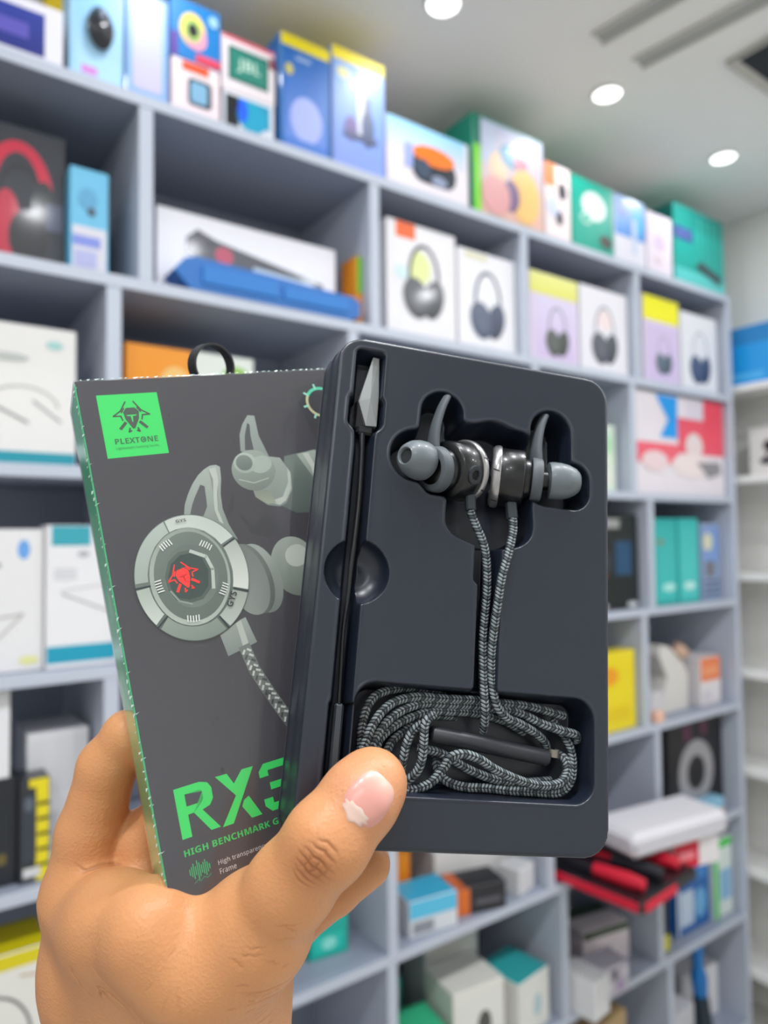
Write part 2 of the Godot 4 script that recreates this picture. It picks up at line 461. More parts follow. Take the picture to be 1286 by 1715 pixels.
func cubicles() -> void:
	var a: Art
	carton("headset_box", "dark box with a red and black headset, in the top left cubicle", 0.101, 0.248, 1.9947, 0.234, 0.140, -0.060, "262a34")
	a = front(); a.arc(0.52, 0.5, 0.3, 0.36, 0.25, PI - 0.2, 0.13, "d0163e").arc(0.54, 0.46, 0.22, 0.26, 0.3, PI - 0.1, 0.06, "181c24").ell(0.78, 0.45, 0.13, 0.2, "14161e").ell(0.4, 0.3, 0.14, 0.24, "b81a38").ell(0.62, 0.22, 0.2, 0.2, "12141c").ell(0.1, 0.38, 0.1, 0.2, "90303c").rect(0.8, 0.3, 0.98, 0.5, "444c66"); done(a)
	carton("light_blue_box", "upright light blue box with a cream lower half beside the red headset box", 0.249, 0.310, 1.9947, 0.179, 0.070, -0.030, "66b8dc")
	a = front(); a.rect(0.04, 0.0, 0.96, 0.45, "d4d2dc").rect(0.04, 0.26, 0.8, 0.36, "7c8cd8").rect(0.1, 0.06, 0.7, 0.22, "aeb2dc").ell(0.45, 0.72, 0.25, 0.1, "58a0c8").ell(0.55, 0.6, 0.12, 0.04, "3c4858"); done(a)
	carton("gimbal_box", "long white box with a dark folding gadget print, behind the flat blue tray", 0.402, 0.779, 1.9947, 0.167, 0.100, -0.065, "f2f0f6")
	a = front(); a.poly([[0.14, 0.72], [0.2, 0.84], [0.3, 0.76], [0.92, 0.52], [0.92, 0.4], [0.6, 0.36], [0.24, 0.44], [0.14, 0.56]], "54565c").poly([[0.5, 0.4], [0.86, 0.42], [0.86, 0.5], [0.5, 0.55]], "bcd0e4").ell(0.34, 0.6, 0.05, 0.1, "c05068").poly([[0.14, 0.56], [0.2, 0.84], [0.3, 0.7]], "40424a"); done(a)
	b4_tray()
	carton("green_orange_box", "narrow lime green and orange box right of the flat blue tray", 0.808, 0.822, 1.9947, 0.152, 0.060, -0.030, "e89018")
	a = front(); a.rect(0.0, 0.48, 1.0, 1.0, "62c422").rect(0.3, 0.2, 0.7, 0.36, "f0b040"); done(a)
	carton("headphone_box", "white headphone box with a red corner tag and black headphones", 0.879, 1.073, 1.9947, 0.250, 0.120, -0.020, "e8e6ea", "white headphone boxes in a row")
	a = front(); a.rect(0.12, 0.86, 0.4, 1.0, "ee6a34").ell(0.46, 0.62, 0.16, 0.15, "dfe6a0").ell(0.2, 0.55, 0.1, 0.06, "cfe6ec").headset(0.52, 0.5, 0.92, "3c3e46"); done(a)
	carton("headphone_box", "white headphone box with navy blue headphones, right of the red-tagged one", 1.081, 1.264, 1.9947, 0.232, 0.120, -0.020, "eae9ee", "white headphone boxes in a row")
	a = front(); a.rect(0.1, 0.92, 0.5, 0.98, "dcd8b8").headset(0.5, 0.46, 0.95, "46506a"); done(a)
	carton("headphone_box", "lilac headphone box with a pale yellow top strip and dark green headphones", 1.314, 1.497, 1.9947, 0.229, 0.120, -0.020, "dccfe6", "white headphone boxes in a row")
	a = front(); a.rect(0.0, 0.76, 1.0, 1.0, "e0de70", "e8e890").rect(0.1, 0.05, 0.92, 0.72, "cfbce0", "d8d0ea").headset(0.55, 0.36, 0.75, "444a46", "8e8ca0"); done(a)
	carton("headphone_box", "white headphone box with grey-black headphones, between the two yellow-topped ones", 1.506, 1.705, 1.9947, 0.231, 0.120, -0.020, "e6e4ea", "white headphone boxes in a row")
	a = front(); a.ell(0.5, 0.64, 0.2, 0.12, "eedcdc").headset(0.5, 0.45, 0.86, "454854", "9a9cac"); done(a)
	carton("headphone_box", "small lilac headphone box with a bright yellow top strip", 1.778, 1.956, 1.9947, 0.258, 0.120, -0.020, "dacde4", "white headphone boxes in a row")
	a = front(); a.rect(0.0, 0.72, 1.0, 1.0, "f0ea10").rect(0.06, 0.04, 0.94, 0.68, "d2c0e2").headset(0.55, 0.34, 0.7, "4c5a66", "a8a6bc"); done(a)
	carton("headphone_box", "white headphone box with dark blue headphones, rightmost in the row", 1.967, 2.161, 1.9947, 0.240, 0.120, -0.020, "e4e4e8", "white headphone boxes in a row")
	a = front(); a.headset(0.52, 0.44, 0.9, "333c5c", "b8b8c4"); done(a)
	carton("cable_box", "large white box with grey cable print and teal foot, below the red headset box", 0.102, 0.260, 1.6747, 0.222, 0.080, -0.030, "e6e4e2")
	a = front(); a.rect(0.0, 0.0, 1.0, 0.09, "1e96a8").arc(0.5, 0.4, 0.34, 0.16, 0.1, 3.0, 0.02, "b4b2b0").line([[0.1, 0.46], [0.55, 0.3]], 0.025, "8c8c8c").line([[0.6, 0.46], [0.86, 0.32]], 0.02, "9a9a9a").ell(0.36, 0.76, 0.2, 0.03, "b8bcb8").ell(0.8, 0.88, 0.08, 0.03, "a0d0cc"); done(a)
	carton("orange_box", "orange box standing in the cubicle behind the top of the held box", 0.344, 0.462, 1.6747, 0.224, 0.100, -0.050, "ee9410")
	a = front(); a.ell(0.75, 0.7, 0.25, 0.16, "f0c070").ell(0.5, 0.5, 0.08, 0.1, "c88060"); done(a)
	carton("white_lime_box", "white and pale green box right of the orange box, seen through the black loop", 0.470, 0.588, 1.6747, 0.228, 0.100, -0.060, "dde4dc")
	a = front(); a.ell(0.7, 0.82, 0.25, 0.1, "8cc040").rect(0.1, 0.3, 0.6, 0.6, "d0d8d4"); done(a)
	carton("pale_green_box", "pale green and white box just right of the upper tray edge", 1.550, 1.665, 1.6747, 0.186, 0.150, -0.040, "d8e6d8")
	a = front(); a.rect(0.3, 0.1, 0.95, 0.9, "e8e8d8", "c4e4c8").rect(0.4, 0.6, 0.9, 0.8, "b0dcb4"); done(a)
	carton("red_white_box", "large white box with red shapes and a blue ribbon, right side of the third row", 1.724, 2.183, 1.6747, 0.297, 0.200, -0.020, "e6dee4")
	a = front(); a.rect(0.56, 0.7, 0.8, 0.98, "dcd4e0").rect(0.46, 0.42, 1.0, 0.78, "ea5468").rect(0.76, 0.5, 1.0, 1.0, "ea4a60").rect(0.02, 0.3, 0.46, 0.5, "ee6274").poly([[0.22, 0.98], [0.46, 0.98], [0.45, 0.56], [0.26, 0.56], [0.35, 0.74]], "1498e8").ell(0.64, 0.5, 0.1, 0.14, "e4d4d4").ell(0.6, 0.3, 0.22, 0.12, "ecdcdc").poly([[0.66, 0.34], [0.94, 0.36], [0.96, 0.24], [0.8, 0.18]], "8c888e").ell(0.2, 0.32, 0.14, 0.1, "e8d0d4"); done(a)
	carton("cable_box", "white box with a blue drop and grey cable sketch, left edge in the fourth row", 0.113, 0.214, 1.3547, 0.220, 0.060, -0.030, "e6e5e6")
	a = front(); a.ell(0.72, 0.86, 0.09, 0.07, "6aa4e4").ell(0.35, 0.75, 0.05, 0.02, "8c8c90").line([[0.0, 0.36], [0.72, 0.4]], 0.03, "b0b0ae").line([[0.72, 0.4], [0.2, 0.16]], 0.03, "b8b8b4").ell(0.8, 0.07, 0.14, 0.03, "e4e49c"); done(a)
	carton("cable_box", "white box with teal top and foot bands, just left of the held box", 0.215, 0.326, 1.3547, 0.226, 0.060, -0.020, "e8e7ea")
	a = front(); a.rect(0.0, 0.03, 0.96, 0.15, "1b9cb8").rect(0.06, 0.86, 0.6, 1.0, "3aa4b4").rect(0.1, 0.62, 0.4, 0.7, "d4d4d8").line([[0.2, 0.52], [0.95, 0.36]], 0.02, "9a9a9e").line([[0.2, 0.54], [0.9, 0.58]], 0.012, "c0c0c4").ell(0.5, 0.8, 0.08, 0.02, "b0b0b8"); done(a)
	carton("black_box", "black box with a blue gleam, at the tray edge in the fourth row", 1.539, 1.742, 1.3547, 0.259, 0.150, -0.030, "12181c")
	a = front(); a.rect(0.0, 0.0, 1.0, 1.0, "12181c").rect(0.0, 0.86, 0.6, 0.96, "9a9c98").rect(0.5, 0.36, 0.85, 0.72, "16486c").rect(0.1, 0.4, 0.4, 0.6, "2a343c").ell(0.2, 0.36, 0.12, 0.03, "8c4030").ell(0.2, 0.04, 0.12, 0.03, "c8ccd0").ell(0.85, 0.04, 0.12, 0.03, "c8ccd0"); done(a)
	carton("teal_carton", "teal carton, left one of the teal pair in the fourth row", 1.806, 1.914, 1.3547, 0.250, 0.150, -0.020, "28a8a4")
	a = front(); a.rect(0.05, 0.05, 0.95, 0.9, "3cc0bc", "2cb0ac").ell(0.6, 0.2, 0.3, 0.05, "b0e8e4").rect(0.1, 0.7, 0.4, 0.76, "7c8c70"); done(a)
	carton("teal_carton", "teal carton, right one of the teal pair beside the blue-grey box", 1.923, 2.026, 1.3547, 0.251, 0.150, -0.020, "30b4b0")
	a = front(); a.rect(0.05, 0.05, 0.95, 0.9, "4cc8c4", "38bcb8").ell(0.5, 0.2, 0.3, 0.05, "c0ece8"); done(a)
	carton("blue_grey_box", "blue-grey box with dark lines, right of the teal cartons", 2.072, 2.180, 1.3547, 0.238, 0.150, -0.040, "8ea2c4")
	a = front(); a.rect(0.1, 0.5, 0.95, 0.95, "7c9cd4").ell(0.35, 0.76, 0.25, 0.12, "d8d8b8").rect(0.2, 0.3, 0.7, 0.5, "75767c")
	for k in 3: a.rect(0.1, 0.06 + k * 0.08, 0.95, 0.09 + k * 0.08, "50566a")
	done(a)
	carton("white_carton", "plain white carton cut by the left frame edge in the fifth row", 0.107, 0.168, 1.1963, 0.133, 0.060, -0.030, "e4e4e6")
	carton("grey_carton", "large pale grey carton left of the index finger", 0.197, 0.290, 1.0347, 0.213, 0.120, -0.065, "dcdce0")
	a = front(); a.rect(0.04, 0.55, 0.96, 0.96, "d6d6da").rect(0.1, 0.1, 0.5, 0.4, "c4c4cc"); done(a)
	carton("headset_pack", "black and yellow headset pack in front of the grey carton", 0.180, 0.223, 1.0347, 0.157, 0.060, -0.020, "23262e", "", "pack", 0.5)
	a = front(); a.rect(0.55, 0.0, 1.0, 1.0, "e6d418").rect(0.3, 0.92, 0.7, 1.0, "e6d418").rrect(0.06, 0.2, 0.56, 0.86, 0.1, "343a44").ell(0.3, 0.76, 0.16, 0.07, "5c6470").rect(0.1, 0.05, 0.7, 0.14, "d4d4d4")
	for k in 5: a.rect(0.6, 0.14 + k * 0.15, 1.0, 0.17 + k * 0.15, "4c4820")
	done(a)
	carton("dark_carton", "dark charcoal carton at the left frame edge, below the plain white carton", 0.109, 0.179, 1.0347, 0.162, 0.060, -0.030, "20242c")
	a = front(); a.rect(0.1, 0.2, 0.8, 0.3, "6a5c30"); done(a)
	carton("yellow_pack", "yellow pack with an orange mark beside the lower tray edge", 1.503, 1.700, 1.0347, 0.210, 0.050, -0.020, "f0d800", "", "pack", 0.4)
	a = front(); a.ell(0.42, 0.7, 0.22, 0.12, "f0a010").rect(0.12, 0.12, 0.88, 0.3, "e6c800"); done(a)
	carton("loop_cable_box", "white box with a black looped cable and a yellow top band, bottom left corner", 0.111, 0.222, 0.7147, 0.224, 0.100, -0.020, "e2e0da")
	a = front(); a.rect(0.0, 0.9, 1.0, 1.0, "d8c800").arc(0.3, 0.42, 0.5, 0.32, -1.2, 1.6, 0.04, "6c6a66").line([[0.66, 0.84], [0.86, 0.82]], 0.03, "c8b090"); done(a)
	a = lid(); a.rect(0, 0, 1, 1, "d8c800"); done(a, "top_print")
	carton("ring_light_box", "black box with a pale ring light, right end of the sixth row", 1.884, 2.175, 0.7147, 0.285, 0.200, -0.050, "0e0c14")
	a = front(); a.arc(0.5, 0.44, 0.24, 0.26, 0.0, TAU, 0.16, "9c9a9e").rect(0.28, 0.8, 0.42, 0.96, "5c1c44").rect(0.6, 0.82, 0.7, 0.96, "6a2448"); done(a)

func b4_tray() -> void:
	var t := thing("gadget_tray", "flat bright blue plastic tray in front of the long white gadget box", "tray", Transform3D(Basis.IDENTITY, Vector3(0.412, 1.9955, -0.012)))
	var b := MB.new()
	b.prism(PackedVector2Array([Vector2(0.0, 0.03), Vector2(0.03, 0.0), Vector2(0.36, 0.0), Vector2(0.385, 0.012), Vector2(0.385, 0.04), Vector2(0.37, 0.048), Vector2(0.04, 0.06), Vector2(0.02, 0.054)]), -0.045, 0.012)
	part("tray_body", b.mesh(), mat("0568b8", 0.45, 0.0, 0.1), t)
	var r := MB.new()
	r.box(Vector3(0.05, 0.014, 0.012), Vector3(0.2, 0.046, 0.016), 0.002)
	r.box(Vector3(0.21, 0.014, 0.012), Vector3(0.355, 0.04, 0.016), 0.002)
	part("raised_panel", r.mesh(), mat("0a74c6", 0.45), t)

# a loose box lying on a shelf at (x, y, z) = the middle of its foot
func lying(called: String, label: String, x: float, y: float, z: float, w: float, h: float, d: float, hex: String, deg := 0.0, group := "", category := "box") -> Node3D:
	var b := Basis(Vector3.UP, deg_to_rad(deg))
	return place(called, label, Vector3(x, y, z) + b * Vector3(0, 0, d / 2), w, h, d, hex, deg, group, category)

func place(called: String, label: String, at: Vector3, w: float, h: float, d: float, hex: String, deg: float, group: String, category: String) -> Node3D:
	var o := carton(called, label, -w / 2, w / 2, at.y, h, d, at.z, hex, group, category, 0.0, deg_to_rad(deg))
	o.position = at
	return o

func clutter() -> void:
	var a: Art
	var E := 1.0347
	var F := 0.7147
	var G := 0.3947
	# fifth row, right cubicle
	var t := thing("massager", "white handheld massager leaning in the right cubicle of the fifth row", "gadget", Transform3D(Basis.IDENTITY, Vector3(1.93, E, -0.1)))
	var b := MB.new()
	b.prism(PackedVector2Array([Vector2(-0.07, 0.0), Vector2(0.08, 0.0), Vector2(0.085, 0.1), Vector2(0.05, 0.15), Vector2(-0.01, 0.19), Vector2(-0.05, 0.2), Vector2(-0.06, 0.17), Vector2(-0.02, 0.1)]), -0.04, 0.04)
	part("body", b.mesh(), mat("dedad4", 0.4), t)
	var hd := MB.new()
	hd.lathe([Vector2(0, 0.0005), Vector2(0, 0.022), Vector2(0.03, 0.026), Vector2(0.034, 0.01), Vector2(0.035, 0.0005)], along(Vector3(0.04, 0.16, 0.03), Vector3(0.6, 0.5, 0.2)), 24)
	part("head", hd.mesh(), mat("c8a48c", 0.5), t)
	lying("orange_white_box", "white box with an orange upper half beside the white massager", 2.105, E, -0.09, 0.11, 0.145, 0.1, "e6e0e2")
	a = front(); a.rect(0.0, 0.5, 1.0, 1.0, "f08450").rect(0.1, 0.62, 0.9, 0.8, "f4a070").rect(0.1, 0.1, 0.5, 0.3, "d8d2dc"); done(a)
	lying("black_carton", "small black carton behind the white massager", 1.82, E, -0.18, 0.07, 0.15, 0.05, "14181c")
	lying("white_cube", "little white carton at the foot of the white massager", 1.81, E, -0.06, 0.07, 0.075, 0.06, "dad8dc", 12)
	lying("peach_cube", "tiny peach carton on the shelf edge below the little white carton", 1.785, E, -0.012, 0.04, 0.03, 0.02, "f0c0a8")
	# sixth row: the pile that overhangs the shelf
	t = thing("tool_pack", "black and red blister pack of tools jutting out over the shelf edge", "pack", Transform3D(Basis(Vector3.UP, 0.1), Vector3(1.497, F + 0.001, 0.045)))
	b = MB.new()
	b.box(Vector3(-0.13, 0, -0.145), Vector3(0.13, 0.03, 0.155), 0.006)
	part("tray_body", b.mesh(), mat("14141a", 0.35, 0.0, 0.4), t)
	for k in 3:
		var q := MB.new()
		q.lathe([Vector2(0, 0.001), Vector2(0.003, 0.015), Vector2(0.09, 0.018), Vector2(0.125, 0.014), Vector2(0.13, 0.001)], along(Vector3(-0.085 + k * 0.08, 0.043, 0.005), Vector3(0.06, 0.01, 1)), 20)
		var g := part("grip", q.mesh(), mat("d01834" if k != 1 else "20222a", 0.4, 0.0, 0.3), t)
		q = MB.new()
		q.lathe([Vector2(0, 0.001), Vector2(0, 0.009), Vector2(0.12, 0.007), Vector2(0.122, 0.001)], along(Vector3(-0.085 + k * 0.08, 0.043, 0.01), Vector3(-0.06, 0, -1)), 16)
		part("shaft", q.mesh(), mat("2a2a30" if k != 1 else "c41c34", 0.3, 0.3), g)
	b = MB.new()
	b.box(Vector3(-0.134, 0.006, -0.135), Vector3(-0.129, 0.026, 0.145), 0.001)
	b.box(Vector3(-0.12, 0.006, 0.154), Vector3(0.02, 0.026, 0.159), 0.001)
	part("red_edge", b.mesh(), mat("d81838", 0.4), t)
	lying("red_end_box", "white box with a bright red end, right of the black and red tool pack", 1.722, F, 0.085, 0.15, 0.07, 0.12, "e8e2e4", -14)
	a = front(); a.rect(0.0, 0.0, 0.55, 1.0, "d41a34").rect(0.1, 0.3, 0.45, 0.6, "f08890"); done(a)
	a = lid(); a.rect(0.0, 0.0, 0.2, 1.0, "d41a34"); done(a, "top_print")
	t = thing("soft_case", "white padded case lying across the red-ended box and tool pack", "case", Transform3D(Basis(Vector3.UP, -0.12), Vector3(1.64, F + 0.0925, 0.085)))
	b = MB.new()
	b.box(Vector3(-0.17, -0.02, -0.075), Vector3(0.17, 0.04, 0.075), 0.02)
	part("shell", b.mesh(), mat("dcdae0", 0.6), t)
	b = MB.new()
	b.box(Vector3(-0.171, 0.008, -0.076), Vector3(0.171, 0.012, 0.076), 0.001)
	part("zip", b.mesh(), mat("a8a6b0", 0.5), t)
	lying("pale_blue_box", "flat pale blue box in front of the ring light box", 1.99, F, -0.025, 0.22, 0.05, 0.04, "8cc0dc", 0)
	a = front(); a.rect(0.0, 0.0, 1.0, 0.4, "d8a490").rect(0.1, 0.5, 0.5, 0.9, "4c9cd0"); done(a)
	# sixth row, middle cubicle
	lying("cyan_box", "cyan and white box lying at the front of the clutter below the tray", 0.985, F, -0.06, 0.12, 0.075, 0.09, "d4d8de", -8)
	a = lid(); a.rect(0, 0, 1, 1, "40b4dc"); done(a, "top_print")
	a = front(); a.rect(0, 0.5, 1, 1, "58bce0").rect(0.06, 0.08, 0.5, 0.4, "8c8e98"); done(a)
	lying("orange_carton", "small orange carton behind the cyan and white box", 0.955, F, -0.16, 0.1, 0.14, 0.06, "ee9020", 6)
	lying("brown_carton", "dark brown carton at the back left behind the orange carton", 0.945, F, -0.245, 0.09, 0.2, 0.06, "6a4434")
	a = front(); a.rect(0.55, 0, 1, 1, "2c2c34"); done(a)
	lying("black_orange_box", "black box with an orange end, right of the cyan and white box", 1.125, F, -0.055, 0.13, 0.06, 0.08, "24242a", -14)
	a = front(); a.rect(0.0, 0.0, 0.28, 1.0, "dc6c24").rect(0.4, 0.3, 0.9, 0.5, "58585e"); done(a)
	a = lid(); a.rect(0.0, 0.0, 0.22, 1.0, "d86420"); done(a, "top_print")
	lying("white_flat_box", "flat white box with a teal label, at the back of the clutter", 1.19, F, -0.19, 0.22, 0.1, 0.14, "e2e0de", -5)
	a = lid(); a.rect(0.3, 0.1, 0.95, 0.8, "3cb8b4"); done(a, "top_print")
	lying("small_white_box", "little white carton beside the black box with the orange end", 1.26, F, -0.05, 0.07, 0.06, 0.06, "d8d8da", 15)
	lying("teal_small_box", "small teal box standing behind the fingertip", 0.755, F, -0.1, 0.085, 0.09, 0.06, "14aa9c", -6)
	a = front(); a.rect(0.1, 0.1, 0.9, 0.5, "22c0b0").ell(0.5, 0.3, 0.2, 0.14, "8ce0d4"); done(a)
	# seventh row
	lying("pink_white_box", "pale pink box with a dark green lid strip, right cubicle below the tools", 1.64, G, -0.14, 0.16, 0.1, 0.12, "e2d6da", -10)
	a = lid(); a.rect(0.0, 0.6, 1.0, 1.0, "2c4030"); done(a, "top_print")
	a = front(); a.rect(0.0, 0.8, 1.0, 1.0, "34482c").rect(0.1, 0.2, 0.6, 0.5, "c8b8c4"); done(a)
	lying("patterned_box", "lilac and grey patterned box left of the pale pink box", 1.53, G, -0.02, 0.12, 0.075, 0.07, "bab4c0", -6)
	a = front()
	for k in 6: a.ell(0.1 + k * 0.16, 0.3 + 0.4 * (k % 2), 0.07, 0.2, ["50505a", "a888b8", "dcd8e0"][k % 3])
	done(a)
	lying("black_carton", "black carton at the back beside the upright, left of the patterned box", 1.44, G, -0.2, 0.08, 0.12, 0.08, "22262c")
	lying("white_carton", "white carton poking out over the shelf edge, left of the patterned box", 1.436, G, 0.0, 0.07, 0.09, 0.1, "dededf", 8)
	t = thing("screwdriver_pack", "black pack with a yellow tip hanging at the shelf upright", "pack", Transform3D(Basis.IDENTITY, Vector3(1.815, G, -0.035)))
	b = MB.new()
	b.lathe([Vector2(0, 0.001), Vector2(0.002, 0.014), Vector2(0.07, 0.016), Vector2(0.17, 0.02), Vector2(0.178, 0.01), Vector2(0.18, 0.001)], Transform3D.IDENTITY, 20)
	part("handle", b.mesh(), mat("1c1e22", 0.4), t)
	b = MB.new()
	b.lathe([Vector2(0.004, 0.0155), Vector2(0.005, 0.0185), Vector2(0.045, 0.0185), Vector2(0.046, 0.0155)], Transform3D.IDENTITY, 20)
	part("yellow_band", b.mesh(), mat("d8d010", 0.4), t)
	lying("blue_print_box", "deep blue box with white figures, right of the black and yellow pack", 1.98, G, -0.09, 0.17, 0.2, 0.1, "1c64b0")
	a = front(); a.rect(0.1, 0.1, 0.5, 0.6, "c8d8ec").rect(0.1, 0.7, 0.9, 0.92, "3c8cd4").ell(0.7, 0.35, 0.18, 0.22, "6cb0e0").rect(0.0, 0.0, 0.06, 1.0, "d8dce4"); done(a)
	lying("green_frame_box", "white and blue box with a bright green edge, right end of the seventh row", 2.125, G, -0.08, 0.1, 0.23, 0.1, "dce8e4")
	a = front(); a.rect(0.0, 0.0, 0.22, 1.0, "22c838").rect(0.0, 0.9, 1.0, 1.0, "22c838").rect(0.3, 0.2, 0.95, 0.6, "8cbce0"); done(a)
	# seventh row, middle cubicle: a heap of small cartons
	var heap := [
		["mint_box", "mint green box lying at the left of the low heap", 0.965, 0.0, -0.08, 0.13, 0.1, 0.12, "3cc08c", -10, "d8ece0"],
		["white_box", "white box with a teal lid in front of the mint green box", 0.955, 0.0, -0.235, 0.12, 0.13, 0.1, "30b0a4", 4, "e4e4e2"],
		["white_box", "large white box with a black mark in the middle of the low heap", 1.115, 0.0, -0.08, 0.14, 0.16, 0.12, "e6e4dc", -6, "50504c"],
		["white_box", "white box with a teal top at the right of the low heap", 1.265, 0.0, -0.07, 0.12, 0.13, 0.12, "e0e0da", 8, "b4ccd0"],
		["white_box", "teal-topped white box at the back of the low heap", 1.16, 0.0, -0.22, 0.16, 0.2, 0.1, "d8dedc", -4, "2898a4"],
	]
	for q in heap:
		lying(q[0], q[1], q[2], G, q[4], q[5], q[6], q[7], q[8], q[9], "" if q[0] == "mint_box" else "white boxes in the low heap")
		a = front(); a.rect(0.08, 0.1, 0.92, 0.9, "e4e4de" if q[8] != "3cc08c" else "50cc9c").ell(0.6, 0.45, 0.14, 0.2, q[10]); done(a)
		if "teal" in q[1]:
			a = lid(); a.rect(0.0, 0.0, 1.0, 1.0, "34aaac"); done(a, "top_print")
	# bottom row, right
	var K := 0.0747
	lying("tan_carton", "tan paper carton at the bottom of the frame", 1.52, K, -0.05, 0.17, 0.25, 0.1, "b09468", 5)
	t = thing("blue_brush", "blue handled brush hanging in the bottom right cubicle", "brush", Transform3D(Basis(Vector3(0, 0, 1), 0.1), Vector3(1.985, 0.2125, -0.03)))
	b = MB.new()
	b.lathe([Vector2(0, 0.001), Vector2(0.0, 0.02), Vector2(0.05, 0.024), Vector2(0.09, 0.014), Vector2(0.15, 0.02), Vector2(0.16, 0.001)], Transform3D.IDENTITY, 20)
	part("handle", b.mesh(), mat("1470b8", 0.4), t)
	b = MB.new()
	b.lathe([Vector2(-0.135, 0.001), Vector2(-0.135, 0.03), Vector2(-0.01, 0.022), Vector2(0.0, 0.001)], Transform3D.IDENTITY, 20)
	part("head", b.mesh(), mat("20303c", 0.6), t)
	lying("white_carton", "white carton with a red ball print in the bottom right cubicle", 2.08, K, -0.13, 0.16, 0.15, 0.09, "dcdce0", -8)
	a = front(); a.ell(0.4, 0.75, 0.12, 0.14, "d42440").rect(0.1, 0.1, 0.5, 0.4, "c0c0c8"); done(a)
	lying("grey_carton", "pale grey carton beside the blue brush", 1.885, K, -0.07, 0.11, 0.13, 0.1, "ccccd2", 6)

func shop_shell() -> void:
	var wall := mat("efeee9", 0.85)
	struct("floor", box_mesh(Vector3(-2.1, -0.1, BACK - 0.1), Vector3(WALL_X + 0.1, 0, 3.3)), mat("d2d0ca", 0.3))
	struct("ceiling", box_mesh(Vector3(-2.1, CEIL, BACK - 0.1), Vector3(WALL_X + 0.1, CEIL + 0.1, 3.3)), mat("eceae4", 0.9))
	struct("wall_back", box_mesh(Vector3(-2.1, 0, BACK - 0.1), Vector3(WALL_X + 0.1, CEIL, BACK)), wall)
	struct("wall_right", box_mesh(Vector3(WALL_X, 0, BACK), Vector3(WALL_X + 0.1, CEIL, 3.3)), wall)
	struct("wall_left", box_mesh(Vector3(-2.1, 0, BACK), Vector3(-2.0, CEIL, 3.3)), wall)
	struct("wall_front", box_mesh(Vector3(-2.0, 0, 3.2), Vector3(WALL_X, CEIL, 3.3)), wall)
	var lam := mat("959dae", 0.5)
	var edge := mat("bcc3d1", 0.45)
	var u := thing("shelf_unit", "wall-wide grey-blue shelf unit of open cubicles full of boxed gadgets", "shelf")
	for k in range(-5, 3):
		var y := 1.654656 + 0.32 * k
		part("board", box_mesh(Vector3(-1.2, y, -0.3), Vector3(2.19, y + 0.02, -0.002)), lam, u)
		part("board_edge", box_mesh(Vector3(-1.2, y, -0.002), Vector3(2.19, y + 0.02, 0.0), 0.0004), edge, u)
	part("end_panel", box_mesh(Vector3(2.19, 0, -0.3), Vector3(2.212, 2.3147, 0.0), 0.0008), edge, u)
	part("end_panel", box_mesh(Vector3(-1.222, 0, -0.3), Vector3(-1.2, 2.3147, 0.0), 0.0008), edge, u)
	part("back_panel", box_mesh(Vector3(-1.2, 0, -0.308), Vector3(2.19, 2.2947, -0.3)), lam, u)
	part("plinth", box_mesh(Vector3(-1.2, 0, -0.28), Vector3(2.19, 0.0547, -0.03)), lam, u)
	var posts := {1: [-0.98, -0.54, -0.09, 0.364, 0.836, 1.279, 1.728], 0: [-0.6, -0.14, 0.312, 0.78, 1.31, 1.696], -1: [-0.55, -0.1, 0.345, 0.8, 1.3, 1.765], -2: [-0.6, -0.14, 0.31, 0.8, 1.28, 1.725], -3: [-0.55, -0.1, 0.35, 0.862, 1.33, 1.77], -4: [-0.6, -0.14, 0.34, 0.859, 1.375, 1.762], -5: [-0.5, 0.0, 0.45, 0.9, 1.35, 1.8]}
	for k in posts:
		var y: float = 1.674656 + 0.32 * k
		for x in posts[k]:
			part("upright", box_mesh(Vector3(x - 0.012, y, -0.3), Vector3(x + 0.012, y + 0.3, -0.001), 0.0008), edge, u)
	u = thing("shelf_unit", "white side shelf unit along the right wall, nearly empty", "shelf")
	for y in [2.012, 1.721, 1.411, 1.106, 0.8, 0.49, 0.18]:
		part("board", box_mesh(Vector3(2.235, y, -0.31), Vector3(2.409, y + 0.02, 2.6), 0.0008), mat("f0f0ee", 0.5), u)
	for z in [0.72, 1.4, 2.6]:
		part("upright", box_mesh(Vector3(2.235, 0, z), Vector3(2.409, 2.012, z + 0.02), 0.0008), mat("f0f0ee", 0.5), u)
	var a: Art
	carton("blue_storage_box", "bright sky blue box on top of the white side shelf", -0.17, 0.17, 2.032, 0.19, 0.12, 0, "1c9ae4", "", "box", 0.3, -PI / 2)
	cur.position = Vector3(2.26, 2.032, 0.11)
	a = front(); a.rect(0.0, 0.7, 1.0, 1.0, "2c84c4").rect(0.06, 0.1, 0.4, 0.2, "58b8f0"); done(a)
	carton("white_sketch_box", "white box with small black figures on the second white side shelf", -0.1, 0.1, 1.741, 0.155, 0.1, 0, "e2e0dc", "", "box", 0.0, -PI / 2)
	cur.position = Vector3(2.29, 1.741, 0.105)
	a = front(); a.ell(0.3, 0.62, 0.08, 0.12, "2a2a30").ell(0.3, 0.3, 0.14, 0.08, "4a4a50").line([[0.2, 0.3], [0.4, 0.6]], 0.04, "38383e"); done(a)
	# ceiling fittings
	for k in 2:
		var t := thing("air_slot", ["grey linear air slot in the ceiling, left one of the two", "grey linear air slot in the ceiling, nearer the dark vent"][k], "vent", Transform3D(Basis(Vector3.UP, deg_to_rad(8.0)), Vector3([1.268, 1.412][k], CEIL, 0.24)))
		part("slot", box_mesh(Vector3(-0.018, -0.004, 0), Vector3(0.018, 0.002, 1.1), 0.001), mat("a4a49e", 0.8), t)
		for s in [-1.0, 1.0]:
			part("lip", box_mesh(Vector3(s * 0.022 - 0.004, -0.006, -0.004), Vector3(s * 0.022 + 0.004, 0.0, 1.104), 0.001), mat("c8c6be", 0.7), t)
